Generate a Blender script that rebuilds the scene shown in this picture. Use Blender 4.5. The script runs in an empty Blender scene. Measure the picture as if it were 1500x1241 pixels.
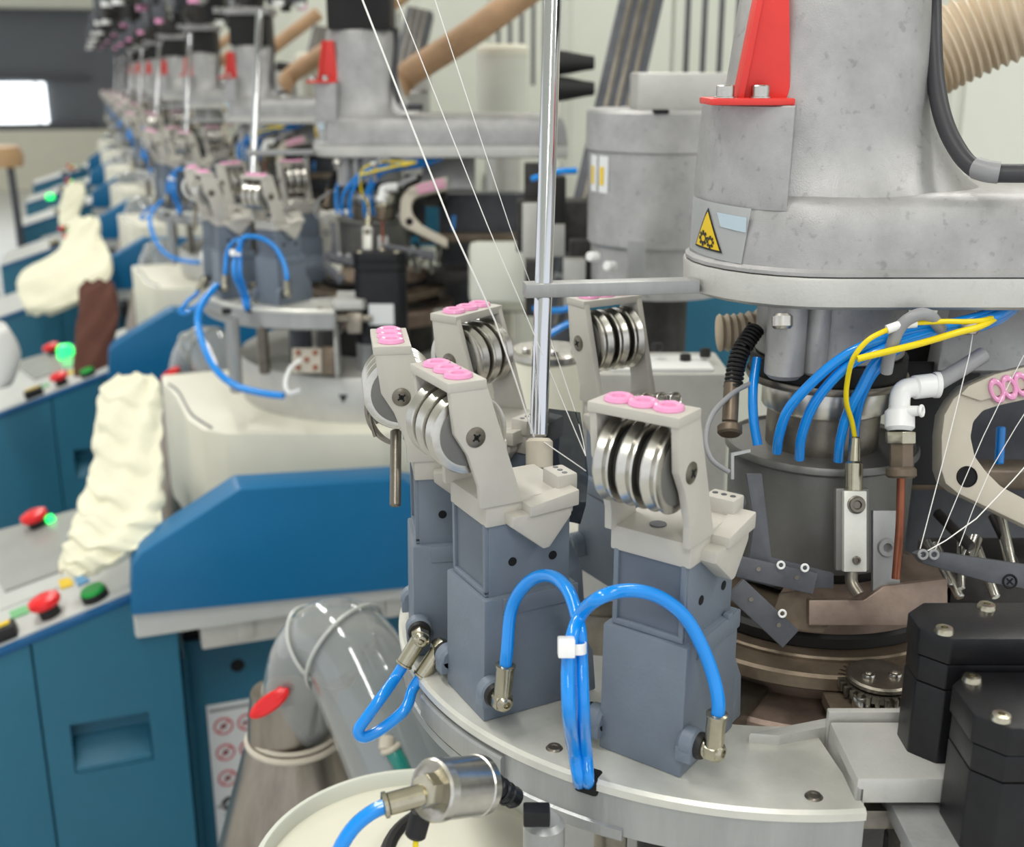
import bpy, bmesh, math, random
from mathutils import Vector, Matrix
random.seed(7)
PI = math.pi
S = bpy.context.scene
C = S.collection
# ------------------------------------------------------------------ camera
FPX, CX, CY, HOR, VPX = 1700.0, 750.0, 620.5, 103.0, 115.0
PITCH = math.atan((CY-HOR)/FPX); YAW = math.atan((CX-VPX)*math.cos(PITCH)/FPX)
EYE = Vector((0, 0, 1.40))
FH = Vector((math.sin(YAW), math.cos(YAW), 0)); RT = Vector((math.cos(YAW), -math.sin(YAW), 0))
FW = FH*math.cos(PITCH)+Vector((0, 0, -math.sin(PITCH))); UP = RT.cross(FW)
cd = bpy.data.cameras.new('camera'); cam = bpy.data.objects.new('camera', cd); C.objects.link(cam)
cam.matrix_world = Matrix(((RT.x, UP.x, -FW.x, EYE.x), (RT.y, UP.y, -FW.y, EYE.y), (RT.z, UP.z, -FW.z, EYE.z), (0, 0, 0, 1)))
cd.sensor_width = 36; cd.lens = FPX/1500*36; cd.clip_start = 0.02; cd.clip_end = 60
cd.dof.use_dof = True; cd.dof.focus_distance = 0.545; cd.dof.aperture_fstop = cd.lens/3.9
S.camera = cam
# ------------------------------------------------------------------ world, lights, exposure
w = bpy.data.worlds.new('world'); S.world = w; w.use_nodes = True
w.node_tree.nodes['Background'].inputs[0].default_value = (0.93, 0.96, 1, 1)
w.node_tree.nodes['Background'].inputs[1].default_value = 1.15
S.view_settings.view_transform = 'Standard'; S.view_settings.look = 'None'
S.view_settings.gamma = 1; S.view_settings.exposure = -0.10; S.view_settings.use_curve_mapping = False
try:
    S.cycles.use_denoising = True; S.cycles.max_bounces = 7; S.cycles.sample_clamp_indirect = 6; S.cycles.caustics_reflective = False; S.cycles.caustics_refractive = False
except Exception: pass
LAMPS = [(-0.55, y) for y in (-1.2, 1.0, 3.4, 6.0, 9.0)] + [(1.9, y) for y in (-0.8, 1.6, 4.2, 7.0)] + [(-0.55, 12.0), (-3.0, 9.0)]  # last two lamps are added only to brighten the dark far wall
for i, (lx, ly) in enumerate(LAMPS):
    ld = bpy.data.lights.new('ceiling_tube_light', 'AREA'); ld.shape = 'RECTANGLE'; ld.size = 0.22; ld.size_y = 1.5
    ld.energy = 25; ld.color = (1, 0.985, 0.95)
    lo = bpy.data.objects.new('ceiling_tube_light', ld); C.objects.link(lo); lo.location = (lx, ly, 3.02)

def at(x, y, d):      # the point at pixel (x, y) of the photograph and true depth d metres
    return EYE + (RT*((x-CX)/FPX) - UP*((y-CY)/FPX) + FW)*d
def onz(x, y, z):     # ... and at true height z
    r = RT*((x-CX)/FPX) - UP*((y-CY)/FPX) + FW
    return EYE + r*((z-EYE.z)/r.z)
AX = Vector((0.375, 0.53, 0))       # axis of the nearest machine's knitting head
SP = 1.1                            # machine spacing along +Y
def hf(u, v, z):                    # head frame: u to the right of the axis, v away from the camera
    return AX + RT*u + FH*v + Vector((0, 0, z))
HM = Matrix(((RT.x, FH.x, 0, AX.x), (RT.y, FH.y, 0, AX.y), (0, 0, 1, 0), (0, 0, 0, 1)))

# ------------------------------------------------------------------ materials
def lin(c):
    c = c/255.0
    return c/12.92 if c <= 0.04045 else ((c+0.055)/1.055)**2.4
def srgb(r, g, b): return (lin(r), lin(g), lin(b))
MATS = {}
def mat(name, col, rough=0.5, metal=0.0, var=0.0, scale=30.0, bump=0.0, bscale=None, spec=0.5, emit=0, trans=0, alpha=1, coat=0, speck=0, stretch=None, ior=1.45, sheen=0):
    m = bpy.data.materials.new(name); m.use_nodes = True
    nt = m.node_tree; n = nt.nodes; b = n['Principled BSDF']
    b.inputs['Base Color'].default_value = (*col, 1); b.inputs['Roughness'].default_value = rough; b.inputs['Metallic'].default_value = metal
    b.inputs['Specular IOR Level'].default_value = spec; b.inputs['IOR'].default_value = ior
    b.inputs['Transmission Weight'].default_value = trans; b.inputs['Alpha'].default_value = alpha; b.inputs['Coat Weight'].default_value = coat
    b.inputs['Sheen Weight'].default_value = sheen
    if emit:
        b.inputs['Emission Color'].default_value = (*col, 1); b.inputs['Emission Strength'].default_value = emit
    if var or bump or speck:
        tc = n.new('ShaderNodeTexCoord'); src = tc.outputs['Object']
        if stretch:
            mp = n.new('ShaderNodeMapping'); mp.inputs['Scale'].default_value = stretch; nt.links.new(src, mp.inputs['Vector']); src = mp.outputs['Vector']
    if var:
        no = n.new('ShaderNodeTexNoise'); no.inputs['Scale'].default_value = scale; no.inputs['Detail'].default_value = 6; no.inputs['Roughness'].default_value = 0.65
        nt.links.new(src, no.inputs['Vector'])
        cr = n.new('ShaderNodeValToRGB'); cr.color_ramp.elements[0].position = 0.3; cr.color_ramp.elements[1].position = 0.7
        cr.color_ramp.elements[0].color = (*[c*(1-var) for c in col], 1); cr.color_ramp.elements[1].color = (*[min(1, c*(1+var)) for c in col], 1)
        nt.links.new(no.outputs['Fac'], cr.inputs['Fac']); out = cr.outputs['Color']
        if speck:
            n2 = n.new('ShaderNodeTexNoise'); n2.inputs['Scale'].default_value = scale*7; n2.inputs['Detail'].default_value = 3
            nt.links.new(src, n2.inputs['Vector'])
            c2 = n.new('ShaderNodeValToRGB'); c2.color_ramp.elements[0].position = 0.28; c2.color_ramp.elements[1].position = 0.38
            c2.color_ramp.elements[0].color = (1-speck,)*3+(1,); c2.color_ramp.elements[1].color = (1, 1, 1, 1)
            nt.links.new(n2.outputs['Fac'], c2.inputs['Fac'])
            mx = n.new('ShaderNodeMix'); mx.data_type = 'RGBA'; mx.blend_type = 'MULTIPLY'; mx.inputs['Factor'].default_value = 1
            nt.links.new(out, mx.inputs[6]); nt.links.new(c2.outputs['Color'], mx.inputs[7]); out = mx.outputs[2]
        nt.links.new(out, b.inputs['Base Color'])
    if bump:
        nb = n.new('ShaderNodeTexNoise'); nb.inputs['Scale'].default_value = bscale or scale*6; nb.inputs['Detail'].default_value = 4
        nt.links.new(src, nb.inputs['Vector'])
        bp = n.new('ShaderNodeBump'); bp.inputs['Strength'].default_value = bump; bp.inputs['Distance'].default_value = 0.001
        nt.links.new(nb.outputs['Fac'], bp.inputs['Height']); nt.links.new(bp.outputs['Normal'], b.inputs['Normal'])
    MATS[name] = m
    return m
M_CAST = mat('cast_aluminium_paint', srgb(172, 171, 170), 0.42, 0.4, 0.20, 26, 0.16, 1400, speck=0.22)
M_CASTL = mat('cast_aluminium_light', srgb(198, 197, 192), 0.42, 0.3, 0.08, 30, 0.15, 700, speck=0.06)
M_ALU = mat('machined_aluminium', srgb(218, 217, 208), 0.36, 0.35, 0.1, 35, 0.1, 300)
M_ALUS = mat('satin_aluminium_edge', srgb(168, 169, 168), 0.4, 0.5, 0.12, 60, 0.15, 500, stretch=(1, 1, 0.15))
M_STEEL = mat('polished_steel', srgb(200, 197, 190), 0.26, 1.0, 0.15, 60, 0.05, 300)
M_STEELD = mat('worn_steel', srgb(128, 122, 112), 0.36, 0.9, 0.28, 40, 0.12, 300)
M_CHROME = mat('chrome_rod', srgb(214, 216, 220), 0.12, 1.0)
M_NICKEL = mat('nickel_fitting', srgb(182, 176, 156), 0.24, 1.0, 0.15, 80)
M_DRUM = mat('head_drum_grey', srgb(122, 121, 118), 0.45, 0.45, 0.12, 25, 0.15, 300)
M_RUST = mat('stained_steel', srgb(142, 124, 112), 0.42, 0.55, 0.35, 30, 0.2, 200)
M_RUST2 = mat('oily_brown_steel', srgb(116, 103, 88), 0.4, 0.55, 0.35, 30, 0.2, 200)
M_COPPER = mat('copper_pipe', srgb(150, 92, 70), 0.4, 0.8, 0.2, 50)
M_SLATE = mat('slate_blue_plastic', srgb(112, 122, 134), 0.46, 0.0, 0.06, 40, 0.12, 500)
M_SLATED = mat('slate_inset_plastic', srgb(98, 107, 119), 0.46, 0.0, 0.06, 40)
M_BEIGE = mat('beige_plastic', srgb(190, 186, 177), 0.45, 0.0, 0.05, 40, 0.08, 500)
M_BEIGE2 = mat('warm_grey_bracket', srgb(196, 188, 172), 0.45, 0.0, 0.05, 40)
M_PINK = mat('pink_ceramic', srgb(236, 158, 200), 0.28, 0, coat=0.4)
M_BLACK = mat('black_rubber', srgb(28, 27, 27), 0.55)
M_BLACKM = mat('black_anodised', srgb(26, 26, 29), 0.38, 0.2, 0.3, 90, 0.08, 500)
M_DARK = mat('dark_mechanism', srgb(58, 56, 54), 0.5, 0.4, 0.4, 60, 0.3, 150)
M_DARKG = mat('dark_grey_plastic', srgb(84, 86, 92), 0.42, 0.1, 0.2, 60)
M_HOLE = mat('hole_black', (0.004, 0.004, 0.005), 0.8)
M_TUBE = mat('blue_air_tube', srgb(0, 140, 232), 0.22, 0, coat=0.5)
M_YEL = mat('yellow_wire', srgb(240, 214, 20), 0.35)
M_GREYT = mat('grey_hose', srgb(150, 150, 152), 0.4)
M_CABLE = mat('black_cable', srgb(62, 62, 66), 0.45, 0.0)
M_WHITE = mat('white_plastic', srgb(240, 240, 238), 0.3)
M_CREAM = mat('cream_paint', srgb(230, 227, 210), 0.4, 0, 0.03, 8)
M_CREAM2 = mat('pale_green_cream', srgb(216, 218, 206), 0.45, 0, 0.03, 8)
M_BLUE = mat('blue_paint', srgb(6, 104, 154), 0.42, 0, 0.05, 6)
M_BLUED = mat('dark_blue_paint', srgb(4, 82, 132), 0.42, 0, 0.05, 6)
M_TEAL = mat('teal_cabinet_paint', srgb(36, 102, 128), 0.45, 0, 0.06, 6)
M_RED = mat('red_paint', srgb(228, 62, 56), 0.38, 0, 0.05, 40)
M_REDP = mat('red_plastic', srgb(232, 36, 40), 0.3)
M_GREENP = mat('green_plastic', srgb(30, 168, 70), 0.3)
M_GREENL = mat('green_lamp', (0.02, 0.9, 0.15), 0.3, emit=2.2)
M_REDL = mat('red_lamp', (0.95, 0.05, 0.12), 0.3, emit=1.6)
M_CLOTH = mat('cream_cloth', srgb(232, 229, 204), 0.9, 0, 0.05, 20, 0.5, 250)
M_BROWN = mat('brown_cloth', srgb(92, 58, 48), 0.95, 0, 0.15, 30, 0.4, 250)
M_HOSE = mat('beige_corrugated', srgb(206, 188, 162), 0.5, 0, 0.08, 30)
M_HOSEB = mat('tan_duct', srgb(196, 158, 122), 0.55, 0, 0.2, 14)
M_STICK = mat('sticker_white', srgb(226, 228, 228), 0.35)
M_STYEL = mat('sticker_yellow', srgb(232, 196, 30), 0.4)
M_INK = mat('print_black', srgb(26, 26, 26), 0.5)
M_INKR = mat('print_red', srgb(206, 84, 92), 0.5)
M_INKB = mat('print_blue', srgb(90, 150, 190), 0.5)
M_GREYP = mat('panel_grey', srgb(196, 198, 194), 0.5, 0, 0.04, 20)
M_SCREEN = mat('display_grey', srgb(160, 162, 158), 0.25, 0, 0.06, 20)
M_CLEAR = mat('clear_plastic', srgb(236, 240, 238), 0.1, 0, trans=0.76, ior=1.35, coat=0.8)
M_SMOKE = mat('smoked_plastic', srgb(120, 126, 134), 0.08, 0, trans=0.93, ior=1.2)
M_TANK = mat('brushed_steel_can', srgb(150, 141, 130), 0.3, 0.9, 0.3, 12, 0.1, 200, stretch=(3, 3, 0.4))
M_GTUBE = mat('green_tube', srgb(30, 130, 120), 0.25, coat=0.4)
M_YARN = mat('white_yarn', srgb(246, 244, 240), 0.8)
M_FLOOR = mat('pale_floor', srgb(206, 206, 202), 0.25, 0, 0.06, 3)
M_WALL = mat('grey_wall', srgb(112, 116, 122), 0.7, 0, 0.04, 3)
M_CEIL = mat('ceiling_white', srgb(226, 226, 214), 0.8, 0, 0.05, 1.5)
M_LIT = mat('lit_window', (0.92, 0.97, 1.0), 0.4, emit=2.6)
M_TUBEL = mat('fluorescent_tube', (1, 0.98, 0.94), 0.4, emit=3.5)

# ------------------------------------------------------------------ mesh helpers (each adds a shape to a bmesh)
def B(): return bmesh.new()
I4 = Matrix.Identity(4)
def T(x, y, z): return Matrix.Translation((x, y, z))
def RZ(a): return Matrix.Rotation(a, 4, 'Z')
def frame(o, z, x=None):            # matrix with origin o, local z along z
    z = Vector(z).normalized(); x = Vector(x) if x is not None else (Vector((0, 0, 1)) if abs(z.z) < 0.9 else Vector((1, 0, 0)))
    y = z.cross(x).normalized(); x = y.cross(z)
    return Matrix(((x.x, y.x, z.x, o[0]), (x.y, y.y, z.y, o[1]), (x.z, y.z, z.z, o[2]), (0, 0, 0, 1)))
def _merge(bm, t, M):
    if M.determinant() < 0: bmesh.ops.reverse_faces(t, faces=t.faces[:])
    me = bpy.data.meshes.new('t'); t.to_mesh(me); t.free(); me.transform(M); bm.from_mesh(me); bpy.data.meshes.remove(me)
def box(bm, x0, x1, y0, y1, z0, z1, bev=0.0, M=I4, taper=None, seg=2):
    t = B(); vs = []
    tx, ty = taper or (0, 0)
    for z, k in ((z0, 0), (z1, 1)):
        for x, y in ((x0+tx*k, y0+ty*k), (x1-tx*k, y0+ty*k), (x1-tx*k, y1-ty*k), (x0+tx*k, y1-ty*k)): vs.append(t.verts.new((x, y, z)))
    for f in ((3, 2, 1, 0), (4, 5, 6, 7), (0, 1, 5, 4), (1, 2, 6, 5), (2, 3, 7, 6), (3, 0, 4, 7)): t.faces.new([vs[i] for i in f])
    if bev: bmesh.ops.bevel(t, geom=t.edges[:], offset=bev, segments=seg, affect='EDGES', profile=0.6)
    _merge(bm, t, M)
def prism(bm, poly, z0, z1, bev=0.0, M=I4, seg=2):
    t = B(); a = [t.verts.new((p[0], p[1], z0)) for p in poly]; b = [t.verts.new((p[0], p[1], z1)) for p in poly]
    n = len(poly); t.faces.new(a[::-1]); t.faces.new(b)
    for i in range(n): t.faces.new((a[i], a[(i+1) % n], b[(i+1) % n], b[i]))
    bmesh.ops.recalc_face_normals(t, faces=t.faces[:])
    if bev: bmesh.ops.bevel(t, geom=t.edges[:], offset=bev, segments=seg, affect='EDGES', profile=0.6)
    _merge(bm, t, M)
XZ = Matrix(((1, 0, 0, 0), (0, 0, -1, 0), (0, 1, 0, 0), (0, 0, 0, 1)))    # prism drawn in x-z, extruded along -y
def lathe(bm, prof, seg=32, M=I4, a0=0.0, a1=2*PI, closed=False):
    t = B(); full = abs(a1-a0-2*PI) < 1e-6; n = seg if full else seg+1; rings = []
    for r, z in prof:
        if r < 1e-7: rings.append([t.verts.new((0, 0, z))]*n)
        else: rings.append([t.verts.new((r*math.cos(a0+(a1-a0)*i/seg), r*math.sin(a0+(a1-a0)*i/seg), z)) for i in range(n)])
    m = len(prof)
    for j in range(m if closed else m-1):
        p, q = rings[j], rings[(j+1) % m]
        for i in range(seg):
            k = (i+1) % n; f = []
            for v in (p[i], p[k], q[k], q[i]):
                if v not in f: f.append(v)
            if len(f) > 2:
                try: t.faces.new(f)
                except ValueError: pass
    if closed and not full:
        for i in (0, seg):
            try: t.faces.new([r[i] for r in rings])
            except ValueError: pass
    bmesh.ops.recalc_face_normals(t, faces=t.faces[:])
    _merge(bm, t, M)
def rod(bm, p, q, r, seg=16, bev=None, r2=None):
    p, q = Vector(p), Vector(q); L = (q-p).length; c = min(r*0.25, L*0.2) if bev is None else bev; r2 = r if r2 is None else r2
    lathe(bm, [(0, 0), (max(r-c, 1e-5), 0), (r, c), (r2, L-c), (max(r2-c, 1e-5), L), (0, L)], seg, frame(p, q-p))
def smooth_pts(pts, sub=8):
    pts = [Vector(p) for p in pts]
    if len(pts) < 3: return pts
    out = []; P = [2*pts[0]-pts[1]]+pts+[2*pts[-1]-pts[-2]]
    for i in range(1, len(P)-2):
        a, b, c, d = P[i-1], P[i], P[i+1], P[i+2]
        for k in range(sub):
            t = k/sub
            out.append(0.5*((2*b)+(c-a)*t+(2*a-5*b+4*c-d)*t*t+(3*b-a-3*c+d)*t**3))
    out.append(pts[-1]); return out
def tube(bm, pts, r, seg=12, sub=8, cap=True, rf=None):
    ps = smooth_pts(pts, sub); t = B(); rings = []
    d = (ps[1]-ps[0]).normalized(); nx = d.orthogonal().normalized()
    for i, p in enumerate(ps):
        d = (ps[min(i+1, len(ps)-1)]-ps[max(i-1, 0)]).normalized()
        nx = (nx-d*nx.dot(d)).normalized(); ny = d.cross(nx)
        rr = rf(i/(len(ps)-1)) if rf else r
        rings.append([t.verts.new(p+nx*(rr*math.cos(2*PI*k/seg))+ny*(rr*math.sin(2*PI*k/seg))) for k in range(seg)])
    for a, b in zip(rings, rings[1:]):
        for k in range(seg): t.faces.new((a[k], a[(k+1) % seg], b[(k+1) % seg], b[k]))
    if cap: t.faces.new(rings[0][::-1]); t.faces.new(rings[-1])
    _merge(bm, t, I4)
def torus(bm, R, r, M=I4, seg=24, ms=8, sy=1.0, sx=1.0):
    lathe(bm, [(R+r*math.cos(2*PI*k/ms), r*math.sin(2*PI*k/ms)) for k in range(ms)], seg, M @ Matrix.Diagonal((sx, sy, 1, 1)), closed=True)
def loft(bm, rings, M=I4, cap=True):
    t = B(); R = [[t.verts.new(p) for p in r] for r in rings]; n = len(rings[0])
    for a, b in zip(R, R[1:]):
        for k in range(n): t.faces.new((a[k], a[(k+1) % n], b[(k+1) % n], b[k]))
    if cap: t.faces.new(R[0][::-1]); t.faces.new(R[-1])
    bmesh.ops.recalc_face_normals(t, faces=t.faces[:])
    _merge(bm, t, M)
def sup(x0, x1, y0, y1, z, e=2.6, n=48):
    o = []
    for k in range(n):
        a = 2*PI*k/n; c, s = math.cos(a), math.sin(a)
        o.append(((x0+x1)/2+(x1-x0)/2*math.copysign(abs(c)**(2/e), c), (y0+y1)/2+(y1-y0)/2*math.copysign(abs(s)**(2/e), s), z))
    return o
def ringsec(r0, r1, z0, z1, b=0.001):
    return [(r0+b, z0), (r1-b, z0), (r1, z0+b), (r1, z1-b), (r1-b, z1), (r0+b, z1), (r0, z1-b), (r0, z0+b)]
def hexpoly(r, a=0): return [(r*math.cos(a+k*PI/3), r*math.sin(a+k*PI/3)) for k in range(6)]

# ------------------------------------------------------------------ objects
RM = {}                              # root -> its matrix
def thing(name, label, cat, loc=(0, 0, 0), rz=0.0, group=None, tpl=None):
    o = bpy.data.objects.new(name, None); o.empty_display_size = 0.02; C.objects.link(o)
    o.location = loc; o.rotation_euler = (0, 0, rz); RM[o.name] = T(*loc) @ RZ(rz)
    o['category'] = cat; o['label'] = label.replace('{m}', MPH[1] if tpl is BODY else MPH[0])
    if group: o['group'] = group
    if tpl is not None: tpl.append((o, label))
    return o
def obj(name, bm, m, parent=None, world=False, ang=35, label=None):
    me = bpy.data.meshes.new(name)
    if world and parent is not None:
        r = parent
        bmesh.ops.transform(bm, matrix=RM[r.name].inverted(), verts=bm.verts[:])
    bm.to_mesh(me); bm.free()
    me.shade_smooth(); me.set_sharp_from_angle(angle=math.radians(ang))
    me.materials.append(m)
    o = bpy.data.objects.new(name, me); C.objects.link(o)
    RM.setdefault(o.name, I4)
    if parent is not None:
        o.parent = parent; RM[o.name] = RM.get(parent.name, I4)
    if label: o['label'] = label
    return o
def single(name, bm, m, label, cat, group=None, tpl=None, ang=35):
    me_c = sum((v.co for v in bm.verts), Vector())/max(1, len(bm.verts)); zmin = min(v.co.z for v in bm.verts)
    L = Vector((me_c.x, me_c.y, zmin)); bmesh.ops.translate(bm, vec=-L, verts=bm.verts[:])
    o = obj(name, bm, m, ang=ang); o.location = L; RM[o.name] = T(*L)
    o['category'] = cat; o['label'] = label.replace('{m}', MPH[1] if tpl is BODY else MPH[0])
    if group: o['group'] = group
    if tpl is not None: tpl.append((o, label))
    return o
def struct(name, bm, m, parent=None):
    o = obj(name, bm, m, parent)
    if parent is None: o['kind'] = 'structure'
    return o
def dup(root, off, label, rz=None):
    r = root.copy(); C.objects.link(r); r.location = Vector(root.location)+Vector(off); r['label'] = label
    if rz is not None: r.rotation_euler = (0, 0, rz)
    for ch in list(root.children):
        c = ch.copy(); C.objects.link(c); c.parent = r
        for g in list(ch.children):
            d = g.copy(); C.objects.link(d); d.parent = c
    return r
MPH = ['nearest machine', 'second machine', 'third machine', 'fourth machine', 'fifth machine', 'sixth machine', 'seventh machine', 'eighth machine']
HEAD = []      # things every machine of the row has, built once at the nearest machine
BODY = []      # cabinet things, built once at the second machine (the nearest machine's are below the frame)
def flat(root):                      # a far copy: one mesh of the whole thing
    objs = [o for o in [root]+list(root.children)+[g for c in root.children for g in c.children] if o.type == 'MESH']
    vs, fs, mi, mats, sm = [], [], [], [], []
    for o in objs:
        k = len(vs); me = o.data
        if me.materials[0] not in mats: mats.append(me.materials[0])
        idx = mats.index(me.materials[0])
        vs += [tuple(v.co) for v in me.vertices]
        for p in me.polygons: fs.append([k+i for i in p.vertices]); mi.append(idx)
    me = bpy.data.meshes.new(root.name); me.from_pydata(vs, [], fs)
    for m in mats: me.materials.append(m)
    me.polygons.foreach_set('material_index', mi); me.shade_smooth(); me.set_sharp_from_angle(angle=math.radians(35)); me.update()
    return me
# ================================================================== setting
b = B(); box(b, -6, 8, -3, 16, -0.05, 0); struct('floor', b, M_FLOOR)
b = B(); box(b, -6, 8, -3, 16, 3.2, 3.3); struct('ceiling', b, M_CEIL)
b = B(); box(b, -6, 8, 15.8, 16, 0, 3.2); struct('wall_far', b, M_WALL)
b = B(); box(b, 7.8, 8, -3, 15.8, 0, 3.2); struct('wall_right', b, M_CEIL)
for li, (lx, ly) in enumerate(LAMPS):  # the last two fixtures belong to the added far-end lamps
    t = thing('ceiling_light', '%s long white ceiling light above the %s' % (('first', 'second', 'third', 'fourth', 'fifth', 'first', 'second', 'third', 'fourth', 'added sixth', 'added seventh')[li], 'aisle' if li < 5 or li > 8 else 'machine row'), 'light', (lx, ly, 3.06), 0, 'fluorescent lights')
    b = B(); box(b, -0.14, 0.14, -0.78, 0.78, 0.03, 0.10, 0.01); obj('housing', b, M_WHITE, t)
    for s in (-1, 1):
        b = B(); rod(b, (s*0.07, -0.74, 0.014), (s*0.07, 0.74, 0.014), 0.013); obj('tube', b, M_TUBEL, t)

# ================================================================== yarn tension units
ZD = 1.1105                          # top of the feeder ring
UNITG = 'yarn tension units on the feeder rings'
def tension_unit(label, loc, rz):
    t = thing('tension_unit', label, 'tension unit', loc, rz, UNITG, HEAD)
    b = B()
    prism(b, [(-0.0255, -0.002), (0.025, -0.002), (0.0240, 0.059), (-0.0240, 0.059)], -0.0205, 0.0205, 0.0012, XZ)
    prism(b, [(-0.037, -0.002), (-0.024, -0.002), (-0.024, 0.034), (-0.027, 0.033), (-0.035, 0.020)], -0.019, 0.019, 0.001, XZ)
    box(b, -0.0245, 0.0150, 0.0198, 0.0214, 0.050, 0.0585, 0.0006)
    box(b, -0.016, -0.012, 0.0185, 0.0216, 0.0575, 0.0605, 0.0005)
    for s in (1, -1):
        zb_ = 0.0155 if s > 0 else 0.0105
        rod(b, (0.0222, s*0.019, zb_), (0.0222, s*0.0275, zb_), 0.0066, 20)
        box(b, 0.0158, 0.0285, min(s*0.019, s*0.0265), max(s*0.019, s*0.0265), zb_-0.007, zb_, 0.001)
    obj('lower_housing', b, M_SLATE, t)
    b = B(); box(b, -0.0215, 0.0205, -0.0178, 0.0178, 0.056, 0.0955, 0.0008)
    for y0, y1, z0, z1 in ((-0.0172, -0.0148, 0.060, 0.0945), (0.0148, 0.0172, 0.060, 0.0945), (-0.0172, 0.0172, 0.0592, 0.0622)): box(b, 0.019, 0.0222, y0, y1, z0, z1, 0.0005)
    h = obj('upper_housing', b, M_SLATE, t)
    b = B(); box(b, 0.0200, 0.0208, -0.0148, 0.0148, 0.0622, 0.094); obj('window', b, M_SLATED, h)
    for x, z in ((0.0085, 0.0745), (-0.0125, 0.0735)):
        b = B(); lathe(b, [(0.0022, -0.0004), (0.0021, 0.0003), (0, 0.0003)], 16, frame((x, 0.0178, z), (0, 1, 0)))
        obj('screw_hole', b, M_HOLE, h)
    b = B()
    prism(b, [(-0.0225, 0.0935), (0.0222, 0.0935), (0.0222, 0.1045), (0.0065, 0.1055), (-0.0225, 0.1055)], -0.0190, 0.0190, 0.001, XZ)
    box(b, -0.0240, -0.0135, 0.0055, 0.0200, 0.104, 0.1125, 0.0012)
    prism(b, [(0.013, 0.0995), (-0.0175, 0.0995), (-0.0175, 0.0955), (-0.0062, 0.0815), (-0.0030, 0.0815), (0.013, 0.0945)], -0.0262, -0.0172, 0.0012, XZ)
    prism(b, [(0.0045, 0.1035), (-0.0205, 0.1075), (-0.0205, 0.1000), (0.0045, 0.0985)], -0.0275, -0.0172, 0.0008, XZ)
    cap = obj('clamp_block', b, M_BEIGE, t)
    for k in range(3):
        b = B(); lathe(b, [(0.0013, 0), (0.0013, 0.0003), (0, 0.0003)], 12, T(-0.0188, 0.0085+k*0.0042, 0.1124)); obj('slot_hole', b, M_DARKG, cap)
    b = B(); lathe(b, [(0.0036, 0), (0.0036, 0.0003), (0, 0.0003)], 16, T(0.012, -0.002, 0.1052)); obj('bore', b, M_DARKG, cap)
    # bracket: two leaning arms and a top bar
    arm = [(0.0042, 0.1035), (0.0255, 0.1035), (0.0258, 0.113), (0.0312, 0.129), (0.0372, 0.139), (0.0398, 0.162), (0.0225, 0.162)]
    b = B()
    prism(b, arm, -0.0202, -0.0166, 0.0008, XZ); prism(b, arm, 0.0166, 0.0202, 0.0008, XZ)
    box(b, 0.0220, 0.0402, -0.0206, 0.0206, 0.1580, 0.1623, 0.0007)
    br = obj('bracket', b, M_BEIGE, t)
    for k in (-1, 0, 1):
        b = B(); torus(b, 0.0043, 0.0019, T(0.0312, k*0.0112, 0.1627), 24, 8, sx=1.05)
        lathe(b, [(0.0032, -0.004), (0.0032, 0.0)], 16, T(0.0312, k*0.0112, 0.1622))
        obj('eyelet', b, M_PINK, br)
    for s in (1, -1):
        F = frame((0.0275, s*0.0203, 0.137), (0, s, 0))
        b = B(); lathe(b, [(0.0046, -0.0002), (0.0046, 0.0002), (0.0036, 0.0006), (0.0030, 0.0009), (0.0012, 0.0009), (0.0009, 0.0002), (0, 0.0002)], 20, F)
        sc = obj('screw', b, M_STEELD, br)
        b = B(); box(b, -0.0022, 0.0022, -0.0004, 0.0004, 0.0004, 0.0011, 0, F @ RZ(0.6)); box(b, -0.0004, 0.0004, -0.0022, 0.0022, 0.0004, 0.0011, 0, F @ RZ(0.6)); obj('screw_slot', b, M_HOLE, t)
    # three grooved pulleys on one axle
    for k in (-1, 0, 1):
        F = frame((0.0275, k*0.0108, 0.137), (0, 1, 0))
        b = B(); lathe(b, [(0.004, -0.0040), (0.0142, -0.0040), (0.0152, -0.0042), (0.0178, -0.0036), (0.0182, -0.0028), (0.0170, -0.0008), (0.0166, 0), (0.0170, 0.0008), (0.0182, 0.0028), (0.0178, 0.0036), (0.0152, 0.0042), (0.0142, 0.0040), (0.004, 0.0040)], 48, F, closed=True)
        pu = obj('pulley', b, M_STEEL, t)
        b = B()
        for s in (-1, 1): lathe(b, [(0.0036, s*0.0040), (0.0036, s*0.00425), (0.0138, s*0.00425), (0.0146, s*0.0040)], 36, F)
        obj('side_disc', b, M_DRUM, pu)
    b = B()
    for k in (-0.5, 0.5): lathe(b, [(0.003, -0.0020), (0.0158, -0.0020), (0.0158, 0.0020), (0.003, 0.0020)], 40, frame((0.0275, k*0.0216*1.0, 0.137), (0, 1, 0)), closed=True)
    obj('rubber_spacer', b, M_BLACK, t)
    b = B(); rod(b, (0.0275, -0.0167, 0.137), (0.0275, 0.0167, 0.137), 0.0035); obj('axle', b, M_STEELD, t)
    return t
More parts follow.
